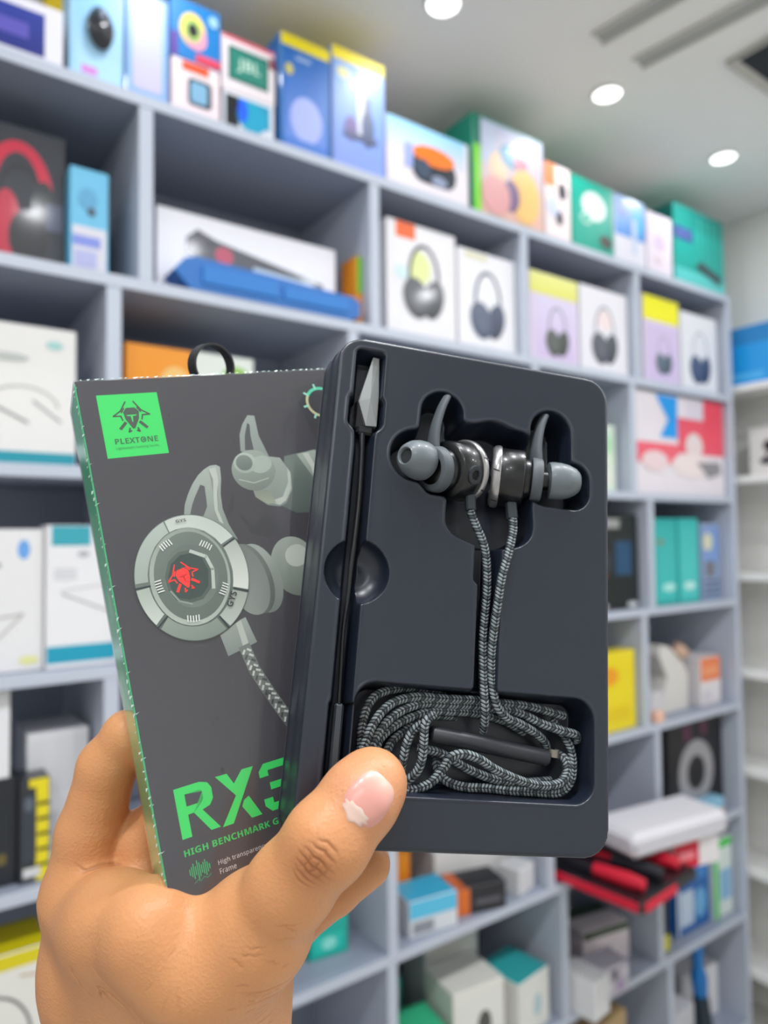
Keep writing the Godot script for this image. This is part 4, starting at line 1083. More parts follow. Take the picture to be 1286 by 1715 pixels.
func retail_box() -> void:
	var t := thing("earphone_box", "shrink-wrapped dark grey box with green lettering and an earphone picture, behind the black tray", "box", BOX_AT)
	var wd := 108.0
	var ht := 178.5
	var dp := 27.0
	var b := MB.new()
	b.box(Vector3(0, -ht, -dp) * K, Vector3(wd, 0, -0.4) * K, 0.7 * K)
	part("green_carton", b.mesh(), mat("3ccb86", 0.45), t)
	b = MB.new()
	b.box(Vector3(0.3, -ht + 0.3, -0.5) * K, Vector3(wd - 0.3, -176.0, 0.0) * K, 0.1 * K)
	part("bottom_band", b.mesh(), mat("12b428", 0.4), t)
	b = MB.new()
	b.box(Vector3(0.3, -176.0, -0.5) * K, Vector3(wd - 0.3, -0.2, 0.0) * K, 0.15 * K)
	part("front_panel", b.mesh(), mat("302f38", 0.4), t)
	b = MB.new()
	b.box(Vector3(0.2, -0.2, -dp + 0.4) * K, Vector3(wd - 0.2, 0.12, -0.3) * K, 0.1 * K)
	part("top_panel", b.mesh(), mat("302f36", 0.4), t)
	var a := Art.new()
	a.w = K
	a.h = K
	a.step = 0.000006
	a.z = 0.00001
	print_buds(a)
	part("earphone_picture", a.mesh(), ink_mat(0.42), t)
	a = Art.new()
	a.w = K; a.h = K; a.step = 0.000006; a.z = 0.00001
	a.poly([[6.3, -29.5], [27.3, -29.5], [27.3, -5.7], [6.3, -5.7]], "1fd45e")
	emblem(a, 17.0, -15.0, 0.98, 0.0, "35453c", "1fd45e")
	a.text("PLEXTONE", 17.1, -23.5, 2.1, "1d6a3c", 14.8)
	a.ell(19.5, -23.5, 0.35, 0.4, "1d6a3c")
	a.text("Lightweight Gaming Series", 17.0, -26.2, 1.2, "1a8a46", 14.6, false)
	part("logo_square", a.mesh(), ink_mat(0.42), t)
	a = Art.new()
	a.w = K; a.h = K; a.step = 0.000006; a.z = 0.00001
	var g := "24d860"
	a.poly([[7.2, -142.5], [15.6, -142.5], [18.0, -143.4], [19.0, -145.2], [18.9, -148.6], [17.6, -150.4], [15.0, -151.1], [19.6, -158.0], [16.5, -158.0], [12.2, -151.2], [10.3, -151.2], [10.3, -148.7], [15.2, -148.7], [15.9, -148.0], [15.9, -145.6], [15.2, -144.9], [10.3, -144.9], [10.3, -158.0], [7.2, -158.0]], g)
	a.poly([[20.8, -142.6], [24.7, -142.7], [26.4, -146.4], [29.8, -142.8], [33.7, -142.9], [23.8, -158.4], [20.2, -158.4], [26.3, -150.2]], g)
	a.poly([[28.6, -152.4], [30.4, -151.6], [33.6, -158.6], [30.0, -158.6], [27.6, -154.2]], g)
	a.poly([[35.2, -145.4], [37.2, -143.2], [46.4, -143.2], [48.4, -145.2], [48.4, -149.0], [47.4, -150.6], [48.4, -152.4], [48.4, -156.6], [46.4, -158.7], [37.2, -158.7], [35.2, -156.6], [35.2, -154.4], [38.3, -154.4], [38.3, -156.3], [45.2, -156.3], [45.2, -152.0], [38.2, -152.0], [38.2, -149.7], [45.2, -149.7], [45.2, -145.6], [38.3, -145.6], [38.3, -147.4], [35.2, -147.4]], g)
	a.text("HIGH BENCHMARK G", 6.9, -162.2, 2.0, "1fc556", 31.4, true, true)
	a.text("High transparency", 16.6, -168.4, 1.9, "c8c8cc", 16.4, false, true)
	a.text("Frame", 16.6, -170.9, 1.6, "c8c8cc", 5.4, false, true)
	for k in 11:
		var hgt: float = [0.8, 1.4, 2.2, 1.2, 2.8, 2.0, 1.1, 1.7, 2.3, 1.4, 0.7][k]
		a.line([[7.6 + k * 0.62, -168.1 - hgt], [7.6 + k * 0.62, -168.1 + hgt]], 0.34, "1fae62")
	a.line([[8.4, -171.6], [9.6, -170.9], [10.4, -171.5], [11.6, -170.6], [12.6, -171.2], [13.9, -170.4]], 0.22, "1a8a50")
	part("lettering", a.mesh(), ink_mat(0.42), t)
	a = Art.new()
	a.w = K; a.h = K; a.step = 0.000006; a.z = 0.00001
	for q in [[30.0, -15.1, 0.5], [29.5, -29.6, 0.35], [28.4, -44.5, 0.4], [25.9, -109.2, 0.35], [25.4, -124.7, 0.55], [23.6, -141.2, 0.8]]:
		a.ell(q[0], q[1], q[2] * 0.85, q[2] * 1.2, "121216")
	part("ink_specks", a.mesh(), ink_mat(0.5), t)
	# the hologram mark by the tray
	a = Art.new()
	a.w = K; a.h = K; a.step = 0.000006; a.z = 0.0002
	a.arc(91.2, -14.2, 6.0, 6.0, 0.0, TAU, 1.1, "c8c49a")
	a.arc(91.2, -14.2, 6.0, 6.0, 0.8, 2.6, 1.3, "50d0a8")
	for k in 8:
		var d := Vector2(1, 0).rotated(k * PI / 4 + 0.2)
		a.line([[91.2 + d.x * 6.2, -14.2 + d.y * 6.2], [91.2 + d.x * 7.8, -14.2 + d.y * 7.8]], 0.9, "9cdcc4")
	part("round_seal", a.mesh(), ink_mat(0.35), t)
	# clear film
	b = MB.new()
	b.box(Vector3(-0.35, -ht - 0.35, -dp - 0.35) * K, Vector3(wd + 0.35, 0.5, 0.4) * K, 0.5 * K)
	var f := StandardMaterial3D.new()
	f.transparency = BaseMaterial3D.TRANSPARENCY_ALPHA
	f.albedo_color = Color(1, 1, 1, 0.03)
	f.roughness = 0.12
	f.metallic_specular = 0.6
	f.normal_enabled = true
	f.normal_texture = noise_tex(0.008, 256, 2.0)
	f.normal_scale = 0.1
	f.uv1_triplanar = true
	f.uv1_scale = Vector3.ONE * 12.0
	part("shrink_film", b.mesh(), f, t)
	# puckered weld of the film down the left edge
	b = MB.new()
	for k in 60:
		var y := -2.0 - k * 2.85 - rng.randf() * 1.2
		var p := Vector3(-0.2 - rng.randf() * 0.5, y, -0.5 - rng.randf() * 2.0)
		var l := rng.randf_range(0.5, 1.5)
		b.flat(p * K, (p + Vector3(rng.randf_range(0.2, 1.0), rng.randf_range(-0.3, 0.4), 1.0)) * K, (p + Vector3(-0.15, -l, 0.2)) * K, Vector3(-0.4, 0, 1))
		if k % 5 == 0:
			var s := rng.randf_range(0.5, 1.4)
			b.flat(Vector3(0.2, y, 0.5) * K, Vector3(0.2 + s, y + s * 0.25, 0.6) * K, Vector3(0.25, y - 0.22, 0.55) * K, Vector3(0, 0, 1))
	for k in 40:
		var x := 1.0 + k * 2.6 + rng.randf()
		b.flat(Vector3(x, 0.55, 0.1) * K, Vector3(x + rng.randf_range(0.6, 2.2), 0.5, 0.5) * K, Vector3(x + 0.5, 0.2 - rng.randf() * 0.4, 0.48) * K, Vector3(0, 0.5, 1))
	var pk := part("film_weld", b.mesh(), mat("c4dcd2", 0.3), t)
	pk.set_meta("kind", "stuff")
	# pull loop on the back of the top edge
	b = MB.new()
	var seg := 56
	var rows := []
	for k in seg + 1:
		var an := TAU * k / seg
		var d := Vector3(cos(an), sin(an), 0)
		var row := []
		for q in [[10.4, -2.4], [10.5, -2.2], [10.5, 2.2], [10.4, 2.4], [9.5, 2.4], [9.4, 2.2], [9.4, -2.2], [9.5, -2.4], [10.4, -2.4]]:
			row.append(Vector3(d.x * q[0], d.y * q[0] * 0.9, q[1]))
		rows.append(row)
	var lx := Transform3D(Basis.from_euler(Vector3(0.32, 0.42, 0.12)), Vector3(57.0, 14.5, -23.0))
	for k in seg:
		for j in 8:
			var mid: Vector3 = (rows[k][j] + rows[k][j + 1]) / 2
			var o := Vector3(mid.x, mid.y, 0).normalized()
			var side: Vector3 = o if j in [0, 1, 2] else -o
			if j == 3: side = Vector3(0, 0, 1)
			if j == 7: side = Vector3(0, 0, -1)
			b.flat4(lx * rows[k][j] * K, lx * rows[k][j + 1] * K, lx * rows[k + 1][j + 1] * K, lx * rows[k + 1][j] * K, lx.basis * side)
	part("pull_loop", b.mesh(), mat("1a1d20", 0.6), t)

func print_buds(a: Art) -> void:
	# faint shard pattern behind
	for q in [[[42.9, -56.2], [47.5, -46.5], [46.6, -53.5]], [[47, -54], [52.1, -60.8], [58.1, -57.1], [62.1, -63.0], [57.4, -66.2], [50.8, -63.8]], [[60, -100], [68, -92], [72, -110], [62, -124]], [[74, -66], [80, -60], [84, -80], [76, -92]], [[80, -8], [95, -4], [100, -30], [86, -34]], [[60, -128], [74, -124], [70, -146]]]:
		a.poly(q, "25252d")
	# far bud
	var G1 := "7e8a84"
	a.poly([[70.3, -35.4], [83.1, -33.9], [90, -36], [90, -58], [77.4, -59.2], [70.0, -58.4], [64.9, -54.9]], "4c5a54", "6a7870")
	a.poly([[75.5, -35.1], [83.5, -34.0], [86.5, -40], [86.5, -52], [83, -57.5], [79.0, -56.5], [81, -47]], "6e7a72", "a2aca2")
	a.poly([[78, -35], [80.5, -35], [82.5, -42], [82.2, -50], [79.2, -56.5], [78, -56], [80.4, -48], [80.3, -41]], "c0c6bc")
	a.poly([[53.6, -31.6], [54.6, -25], [56.5, -21.0], [59.4, -17.4], [62.1, -17.8], [62.0, -26.0], [64.2, -34.8], [58.6, -33.5]], "869089", "98a29c")
	a.poly([[55.4, -31.4], [56.6, -25.4], [58.6, -20.6], [59.4, -21.2], [58.8, -25.8], [58.8, -31.8]], "44484a")
	a.poly([[63.0, -34.6], [68.4, -35.8], [71.4, -42.3], [70.4, -49.0], [67.0, -54.0], [64.1, -55.0], [59.5, -53.9], [55.4, -50.1], [55.1, -47.0], [62.8, -45.2], [65.5, -41.0]], "78847c", "9ca69e")
	a.poly([[60, -52.6], [64.1, -54.4], [67, -53.0], [70.0, -48.8], [71.2, -42.3], [70.4, -40.0], [69.4, -46], [66, -51.4]], "b4bcb2")
	a.poly([[55.4, -50.1], [59.5, -53.4], [63, -53.4], [61, -48], [56, -47.4]], "98a08c", "7e867a")
	a.poly(ring_pts(Vector2(57.0, -39.6), 8.5, 8.1, 0, TAU, 30, 0.2), "6e7a72", "98a49a")
	a.poly(ring_pts(Vector2(60.4, -37.6), 4.4, 3.4, 0, TAU, 20, 0.3), "a4b0a6")
	a.poly(ring_pts(Vector2(54.3, -36.4), 4.4, 4.0, 0, TAU, 24, 0.2), "9aa69c", "b2bcb2")
	a.poly(ring_pts(Vector2(54.0, -36.3), 3.2, 3.1, 0, TAU, 24), "5e6a66", "78847c")
	a.line([[50.6, -42.6], [56, -44.6], [62, -43.4]], 0.4, "aab4aa")
	# the rear of the near bud, its tip and lead
	a.poly(ring_pts(Vector2(64.6, -78.4), 9.2, 11.4, 0, TAU, 32, 0.1), "6a766c", "a0aaa0")
	a.poly(ring_pts(Vector2(66.0, -74.6), 4.6, 4.2, 0, TAU, 20, 0.4), "bcc4ba")
	a.poly(ring_pts(Vector2(50.5, -80.5), 7.6, 13.2, 0, TAU, 36, 0.16), "76807a", "9aa49c")
	a.poly(ring_pts(Vector2(47.6, -80.2), 7.2, 13.4, 0, TAU, 36, 0.16), "4e5854", "666f6a")
	a.poly(ring_pts(Vector2(45.6, -80.0), 7.4, 13.6, 0, TAU, 36, 0.16), "868e88", "6c746e")
	a.poly([[27.7, -54.6], [29, -49.6], [30.9, -45.8], [33.2, -42.2], [35.8, -39.2], [38.4, -37.2], [40.8, -36.0], [43.2, -35.9], [44.5, -36.9], [44.0, -41.5], [42.6, -47.2], [42.2, -52.9], [43.2, -58.9], [45.4, -65.2], [41.8, -62.6], [37.9, -57.7], [33, -55]], "7c8880", "a2aca4")
	a.poly([[30.2, -53.4], [31.6, -50.0], [33.0, -47.4], [36.0, -42.8], [37.4, -43.6], [37.1, -47.7], [36.8, -51.2], [34.8, -54.6]], "4a4c50")
	a.poly([[40.2, -37.2], [42.8, -36.8], [42.9, -41.6], [41.2, -47.4], [40.4, -53], [41.4, -58.6], [40, -57.4], [39.2, -52.8], [40, -46.8], [41, -41.4]], "b6beb4")
	a.poly([[31.9, -97.6], [39.8, -93.8], [42.0, -93.3], [44.2, -102.7], [38.9, -104.0], [33.2, -105.3]], "7c8680", "98a29a")
	a.poly([[38.2, -94.6], [40.2, -94.2], [41.2, -103.2], [39.0, -103.8]], "b4bcb2")
	# printed braid of the lead
	var lead := [[39.6, -104.0], [41.2, -111.7], [44.8, -121.0], [49.4, -131.5], [55, -142]]
	a.line(lead, 4.2, "6c7470")
	for k in 4:
		var p := Vector2(lead[k][0], lead[k][1])
		var q := Vector2(lead[k + 1][0], lead[k + 1][1])
		var n := int(p.distance_to(q) / 1.7)
		var d := (q - p).normalized()
		var s := Vector2(-d.y, d.x)
		for j in n:
			var c := p.lerp(q, (j + 0.5) / n)
			for m in [-1.0, 1.0]:
				var u: Vector2 = c + s * m * 1.0
				var e: Vector2 = d * 0.75 + s * m * 0.75
				a.line([[u.x - e.x * 0.6, u.y - e.y * 0.6], [u.x + e.x * 0.6, u.y + e.y * 0.6]], 0.75, "c6cac4" if (j + int(m)) % 3 else "3c4242")
	# near bud disc: a bezel of plates round a clear window
	var C := Vector2(26.9, -75.6)
	a.poly(ring_pts(C, 19.7, 22.5, 0, TAU, 60, -0.06), "5c6660", "727c76")
	var plates := [[0.62, 1.95, "c4ccc4", "b6beb6"], [-0.32, 0.55, "d4d8d0", "a8b0a8"], [-1.02, -0.38, "b4bcb4", "98a298"], [-2.3, -1.1, "7e8a82", "8e988e"], [-3.02, -2.4, "c0c8c0", "a2aca2"], [1.98, 3.16, "98a29a", "a8b2aa"]]
	for q in plates:
		var o := ring_pts(C, 19.5, 22.2, q[0], q[1], 16, -0.06)
		var n := ring_pts(C + Vector2(-0.6, 0.2), 14.6, 17.6, q[1], q[0], 16, -0.06)
		a.poly(o + n, q[2], q[3])
	for an in [0.58, -0.35, -1.06, -2.35, -3.05]:
		var u := Vector2(cos(an) * 19.6, sin(an) * 22.3).rotated(-0.06) + C
		var w := Vector2(cos(an) * 14.4, sin(an) * 17.4).rotated(-0.06) + C
		a.line([[u.x, u.y], [w.x, w.y]], 0.6, "3a4044")
	var F := Vector2(26.0, -75.4)
	a.poly(ring_pts(F, 13.8, 17.2, 0, TAU, 48, -0.06), "aab4aa", "8e988e")
	a.poly(ring_pts(F + Vector2(0.3, 0.2), 12.6, 15.8, 0, TAU, 48, -0.06), "646e68", "6e7872")
	a.poly(ring_pts(F + Vector2(0.4, 0.2), 9.4, 11.2, 0, TAU, 40, -0.06), "727c76", "68726c")
	a.poly([[17.3, -74.1], [19.4, -69.1], [23.4, -66.2], [28.1, -66.1], [32.3, -69.0], [33.7, -74.1], [32.3, -80.6], [28.7, -84.1], [23.9, -84.6], [19.6, -82.9], [17.6, -78.9]], "56605a", "5a645e")
	a.poly([[18.4, -74.3], [20.2, -70.0], [23.9, -67.4], [27.8, -67.3], [31.2, -69.8], [32.4, -74.3], [31.3, -80.0], [28.2, -83.0], [24.2, -83.4], [20.5, -82.1], [18.7, -78.6]], "44504c")
	a.line([[27.6, -66.6], [32.6, -69.4], [34.0, -74.2], [33.0, -80.8]], 1.2, "b4beb4")
	a.line([[18.4, -79.4], [20.6, -83.2], [24.6, -85.0]], 0.6, "8c988e")
	emblem(a, 23.7, -75.6, 0.86, 0.24, "f04440", "c83434")
	for q in [[19.6, -62.9, 0.9], [33.4, -65.2, -0.75], [14.8, -77.0, 1.7], [36.6, -82.0, -1.9], [24.0, -90.2, 0.05]]:
		for k in 5:
			var s := Vector2((k - 2) * 0.95, -absf(k - 2.0) * 0.12).rotated(q[2] * 0.0 + atan2(q[1] + 75.4, q[0] - 25.9) - PI / 2)
			var r := Vector2(q[0] - 25.9, q[1] + 75.4).normalized()
			var c := Vector2(q[0], q[1]) + s
			a.line([[c.x - r.x * 1.0, c.y - r.y * 1.0], [c.x + r.x * 1.0, c.y + r.y * 1.0]], 0.42, "d8dcd8")
	# lettering on the bezel
	var keep := a.xf
	a.xf = Transform3D(Basis(Vector3(0, 0, 1), 1.05), Vector3(38.4, -86.0, 0) * K)
	a.text("GYS", 0.0, 0.0, 2.3, "3c4242", 5.6)
	a.xf = Transform3D(Basis(Vector3(0, 0, 1), 0.02), Vector3(26.4, -55.2, 0) * K)
	a.text("GYS", 0.0, 0.0, 1.1, "5c645e", 3.6)
	a.xf = keep

# ------------------------------------------------------------------ the hand (millimetres, origin in the wrist)
var bones: Array = []

func bone(a: Vector3, ra: float, b: Vector3, rb: float, k := 5.0) -> void:
	bones.append([a, b, ra, rb, k, (a + b) / 2, a.distance_to(b) / 2 + maxf(ra, rb)])

func hand_sd(p: Vector3) -> float:
	var d := 1e3
	for q in bones:
		var m: Vector3 = q[5]
		if p.distance_to(m) - q[6] > d + 8.0: continue
		var a: Vector3 = q[0]
		var ab: Vector3 = q[1] - a
		var t := clampf((p - a).dot(ab) / ab.length_squared(), 0.0, 1.0)
		var e: float = p.distance_to(a + ab * t) - lerpf(q[2], q[3], t)
		var k: float = q[4]
		var h := maxf(k - absf(d - e), 0.0) / k
		d = minf(d, e) - h * h * k * 0.25
	return d

func hand_normal(p: Vector3, e := 0.4) -> Vector3:
	return Vector3(hand_sd(p + Vector3(e, 0, 0)) - hand_sd(p - Vector3(e, 0, 0)), hand_sd(p + Vector3(0, e, 0)) - hand_sd(p - Vector3(0, e, 0)), hand_sd(p + Vector3(0, 0, e)) - hand_sd(p - Vector3(0, 0, e))).normalized()

func hand_bones() -> void:
	bones.clear()
	# forearm, wrist and the back of the hand
	bone(V(-26, -320, 34), 27, V(-25.9, -57, -6), 18.4, 12)
	bone(V(24, -320, 36), 26, V(23.4, -54, -2), 17.5, 12)
	bone(V(-1, -320, 34), 31, V(-1.8, -57, -6), 20, 12)
	bone(V(-25.9, -57, -6), 18.4, V(-24.4, 5, -2), 18.2, 12)
	bone(V(23.4, -54, -2), 17.5, V(29.2, 13, 14), 16.5, 12)
	bone(V(-1.8, -57, -6), 20, V(3.6, 4, 6), 19, 14)
	bone(V(-24.4, 5, -2), 18.2, V(-27.3, 33.4, 4), 13.7, 10)
	bone(V(3.6, 4, 6), 19, V(2, 24, 16), 15, 10)
	# web between index and thumb
	bone(V(-19, 32, 14), 13.0, V(-8, 40, 29), 12.0, 8)
	bone(V(-8, 40, 29), 12.0, V(9, 44.6, 43), 11.8, 6)
	bone(V(9, 44.6, 43), 11.8, V(23, 33.6, 45), 11.4, 5)
	bone(V(23, 33.6, 45), 11.4, V(37, 42.5, 43), 13.4, 5)
	bone(V(9, 35, 35), 14.0, V(4, 8, 16), 17.5, 14)
	bone(V(22, 31, 39), 12.5, V(16, 5, 18), 17, 14)
	bone(V(-11, 31, 22), 13.0, V(-9, 8, 8), 17, 14)
	# thumb
	bone(V(11.9, -3.5, 14), 18, V(39.4, 45.5, 42), 14.2, 10)
	bone(V(39.4, 45.5, 42), 14.2, V(49.5, 61.2, 50.5), 11.7, 4)
	bone(V(49.5, 61.2, 50.5), 11.7, V(60.1, 76.2, 56), 11.6, 4)
	bone(V(60.1, 76.2, 56), 11.6, V(68.8, 85.6, 51), 10.7, 3)
	bone(V(68.8, 85.6, 51), 10.7, V(71.9, 88.4, 48), 10.1, 3)
	# index finger: up beside the box, then round behind it
	bone(V(-27.3, 33.4, 4), 13.7, V(-25.3, 55.2, 4), 11.0, 5)
	bone(V(-25.3, 55.2, 4), 11.0, V(-19.1, 78.1, 5), 9.5, 3)
	bone(V(-19.1, 78.1, 5), 9.5, V(-11.8, 88.9, 6), 8.4, 3)
	bone(V(-11.8, 88.9, 6), 8.4, V(2.2, 81.2, 1), 8.2, 2)
	bone(V(2.2, 81.2, 1), 8.2, V(14.3, 73.9, -2), 7.6, 2)
	# middle finger behind the box; its root shows between index and box
	bone(V(-19.8, 20.5, -8), 13, V(-8.5, 49.6, 0), 9.6, 4)
	bone(V(-5.2, 41.2, 4), 9.6, V(-8.5, 51.6, 0), 9.4, 3)
	bone(V(-8.5, 49.6, 0), 9.6, V(4.2, 65, 0), 8.8, 2)
	bone(V(4.2, 65, 0), 8.8, V(17.6, 64.5, -5), 8.2, 2)
	bone(V(17.6, 64.5, -5), 8.2, V(29.8, 60.2, -8), 7.6, 2)
	# ring finger: its tip shows below the tray
	bone(V(0.5, -5.7, -12), 10.5, V(24.8, 7.9, 0), 9.5, 5)
	bone(V(24.8, 7.9, 0), 9.5, V(45.7, 29, 12), 8.1, 3)
	bone(V(45.7, 29, 12), 8.1, V(59.2, 41.7, 15.5), 7.9, 2)
	bone(V(59.2, 41.7, 15.5), 7.9, V(69.8, 50.7, 17), 7.7, 2)
	# little finger behind the palm
	bone(V(-8.2, -16.7, -12), 10, V(8.3, -8.4, -16), 9, 4)
	bone(V(8.3, -8.4, -16), 9, V(23.2, 14.1, -10), 8, 2)
	bone(V(23.2, 14.1, -10), 8, V(30, 28.1, -7), 7.2, 2)

# a crease: a groove along a line across the skin
var grooves: Array = []
var groove_cells := {}

# lay the grooves on the skin: each becomes a chain of points
func settle_grooves() -> void:
	for g in grooves:
		var pts := PackedVector3Array()
		var c := Vector3.ZERO
		for k in 9:
			var t := k / 8.0
			var p: Vector3 = g[0].lerp(g[1], t) + g[4] * (4.0 * t * (1.0 - t))
			p += V(sin(k * 2.3 + g[0].x), cos(k * 1.7 + g[0].y), 0) * 0.22
			for it in 6: p -= hand_normal(p) * hand_sd(p)
			pts.append(p)
			c += p / 9.0
		var far := 0.0
		for p in pts: far = maxf(far, p.distance_to(c))
		g.append(pts)
		g.append(c)
		g.append(far)
		var lo := Vector3i(((c - Vector3.ONE * (far + 3.0)) / 6.0).floor())
		var hi := Vector3i(((c + Vector3.ONE * (far + 3.0)) / 6.0).floor())
		for x in range(lo.x, hi.x + 1):
			for y in range(lo.y, hi.y + 1):
				for z in range(lo.z, hi.z + 1):
					var key := Vector3i(x, y, z)
					if not groove_cells.has(key): groove_cells[key] = []
					groove_cells[key].append(g)

func groove_gap(g: Array, p: Vector3, within: float) -> Vector2:
	var best := Vector2(1e3, 0)
	if p.distance_to(g[6]) > g[7] + within: return best
	var pts: PackedVector3Array = g[5]
	for k in 8:
		var a := pts[k]
		var ab := pts[k + 1] - a
		var t := clampf((p - a).dot(ab) / ab.length_squared(), 0.0, 1.0)
		var d := p.distance_to(a + ab * t)
		if d < best.x: best = Vector2(d, (k + t) / 8.0)
	return best

func grooves_at(p: Vector3) -> Array:
	return groove_cells.get(Vector3i((p / 6.0).floor()), [])

func groove_depth(p: Vector3) -> float:
	var h := 0.0
	for g in grooves_at(p):
		var q := groove_gap(g, p, 1.6)
		if q.x < g[2] * 3.0: h = maxf(h, g[3] * exp(-q.x * q.x / (g[2] * g[2])) * sin(PI * clampf(q.y, 0.03, 0.97)))
	return h

func hand() -> void:
	hand_bones()
	# creases: thumb knuckle, the fold of the web, index root
	var c0 := V(57.4, 75.0, 66.5)
	var along_t := V(0.62, 0.78, 0.0).normalized()
	var across := V(0.78, -0.62, 0.0).normalized()
	for k in 7:
		var s := (k - 3.0)
		var m := c0 + along_t * s * 1.75
		var hw := 6.2 - absf(s) * 0.7
		grooves.append([m - across * hw, m + across * hw, 0.4, 0.5 - 0.04 * absf(s), along_t * (s * 0.55) + V(0, 0, 1.0)])
	for k in 3:
		grooves.append([c0 + across * (k * 2.2 - 2.6) - along_t * 3.6, c0 + across * (k * 2.6 - 2.2) + along_t * 3.4, 0.38, 0.32, across * 0.8 + V(0, 0, 0.8)])
	for k in 5:
		grooves.append([V(-12 + k * 4.2, 36 + k * 0.9, 24 + k * 3.0), V(-9 + k * 5.4, 24 - k * 0.6, 29 + k * 2.8), 0.5, 0.4, V(-1.2, 0, 1)])
	for k in 4:
		grooves.append([V(-26 + k * 1.5, 50 - k * 2.6, 14.5), V(-13 + k * 1.2, 46.5 - k * 3.0, 13), 0.5, 0.42, V(0, -1.2, 2.0)])
	for k in 9:
		grooves.append([V(35 + k * 0.6, 36 - k * 4.6, 56 - k * 3.0), V(53 - k * 0.9, 36 - k * 5.0, 49 - k * 3.2), 0.45, 0.28, V(0, -1.0, 1.5)])
	# fine cross lines on the thumb root and over the web
	var rr := RandomNumberGenerator.new()
	rr.seed = 5
	for k in 34:
		var o := V(rr.randf_range(34, 54), rr.randf_range(18, 58), 62)
		if k % 3 == 0: o = V(rr.randf_range(-20, 22), rr.randf_range(30, 46), 50)
		var d := V(0.9, -0.35, 0).rotated(V(0, 0, 1), rr.randf_range(-0.5, 0.5))
		if k % 3 == 0: d = V(0.2, 1.0, 0).rotated(V(0, 0, 1), rr.randf_range(-0.7, 0.7))
		var l := rr.randf_range(2.0, 4.6) * (0.55 if k % 3 == 0 else 1.0)
		grooves.append([o - d * l, o + d * l, 0.34, rr.randf_range(0.13, 0.22) * (0.6 if k % 3 == 0 else 1.0), V(rr.randf_range(-0.6, 0.6), rr.randf_range(-0.6, 0.6), 0)])
	settle_grooves()
	var t := thing("hand", "left hand gripping the dark box and black tray, thumb in front, fingers behind", "hand", HAND_AT)
	var h := 1.3
	var lo := V(-58, -356, -44)
	var n := Vector3i(int(146 / h), int(462 / h), int(120 / h))
	var b := MB.new()
	var val := {}
	var nx := n.x + 1
	var ny := n.y + 1
	var cellv := {}
	# coarse pass finds the blocks that the skin crosses
	var B := 6
	var field := PackedFloat32Array()
	field.resize((n.x + B + 1) * (n.y + B + 1) * (n.z + B + 1))
	field.fill(9.0)
	var sx := n.x + B + 1
	var sy := n.y + B + 1
	var blocks := []
	for bz in range(0, n.z, B):
		for by in range(0, n.y, B):
			for bx in range(0, n.x, B):
				var c := lo + Vector3(bx + B / 2.0, by + B / 2.0, bz + B / 2.0) * h
				if absf(hand_sd(c)) > B * h * 0.9 + 1.5: continue
				blocks.append(Vector3i(bx, by, bz))
				for z in range(bz, bz + B + 1):
					for y in range(by, by + B + 1):
						for x in range(bx, bx + B + 1):
							var id := (z * sy + y) * sx + x
							if field[id] == 9.0: field[id] = hand_sd(lo + Vector3(x, y, z) * h)
	for bk in blocks:
		for z in range(bk.z, bk.z + B):
			for y in range(bk.y, bk.y + B):
				for x in range(bk.x, bk.x + B):
					var neg := 0
					for k in 8:
						if field[((z + (k >> 2)) * sy + y + ((k >> 1) & 1)) * sx + x + (k & 1)] < 0.0: neg += 1
					if neg == 0 or neg == 8: continue
					var p := lo + Vector3(x + 0.5, y + 0.5, z + 0.5) * h
					var nn := hand_normal(p)
					for it in 3: p -= nn * hand_sd(p)
					nn = hand_normal(p)
					cellv[(z * sy + y) * sx + x] = b.vert(p, nn, Vector2(p.x, p.y), skin(p))
	for bk in blocks:
		for z in range(bk.z, bk.z + B):
			for y in range(bk.y, bk.y + B):
				for x in range(bk.x, bk.x + B):
					var id := (z * sy + y) * sx + x
					var f := field[id]
					for ax in 3:
						var st: int = [1, sx, sx * sy][ax]
						if (f < 0.0) == (field[id + st] < 0.0): continue
						var u: int = [sx, sx * sy, 1][ax]
						var w: int = [sx * sy, 1, sx][ax]
						if cellv.has(id) and cellv.has(id - u) and cellv.has(id - w) and cellv.has(id - u - w):
							b.quad(cellv[id], cellv[id - u], cellv[id - u - w], cellv[id - w])
	# finer skin where it can be seen, finest along the creases
	for pas in 3:
		refine(b, pas)
	# press the creases in and bend the normals with them
	for k in b.v.size():
		var p := b.v[k]
		var g := groove_depth(p)
		var nn := b.n[k]
		var e1 := nn.cross(Vector3(0.3, 0.5, 0.8)).normalized()
		var e2 := nn.cross(e1)
		if p.z > 8.0:
			var d1 := (groove_depth(p + e1 * 0.25) - groove_depth(p - e1 * 0.25)) / 0.5
			var d2 := (groove_depth(p + e2 * 0.25) - groove_depth(p - e2 * 0.25)) / 0.5
			b.n[k] = (nn + e1 * d1 + e2 * d2).normalized()
		b.v[k] = (p - nn * g) * MM
	var m := StandardMaterial3D.new()
	m.vertex_color_use_as_albedo = true
	m.roughness = 0.4
	m.metallic_specular = 0.4
	m.subsurf_scatter_enabled = true
	m.subsurf_scatter_strength = 0.08
	m.normal_enabled = true
	m.normal_texture = noise_tex(0.045, 512, 3.0, FastNoiseLite.TYPE_CELLULAR, 2, 11)
	m.normal_scale = 1.0
	m.uv1_triplanar = true
	m.uv1_scale = Vector3.ONE * 40.0
	part("skin", b.mesh(), m, t)
	# thumbnail: a shield laid on the skin, sunk at its root
	var cx := V(72.4, 91.2, 0)
	var ta := V(0.70, 0.71, 0.0).normalized()
	var sa := V(0.71, -0.70, 0.0).normalized()
	part("thumbnail", patch(cx, ta, sa, 9.8, 9.6, 0.36, Color("e0a094"), Color("ecc0b0"), 3.2), nail_mat(), t)
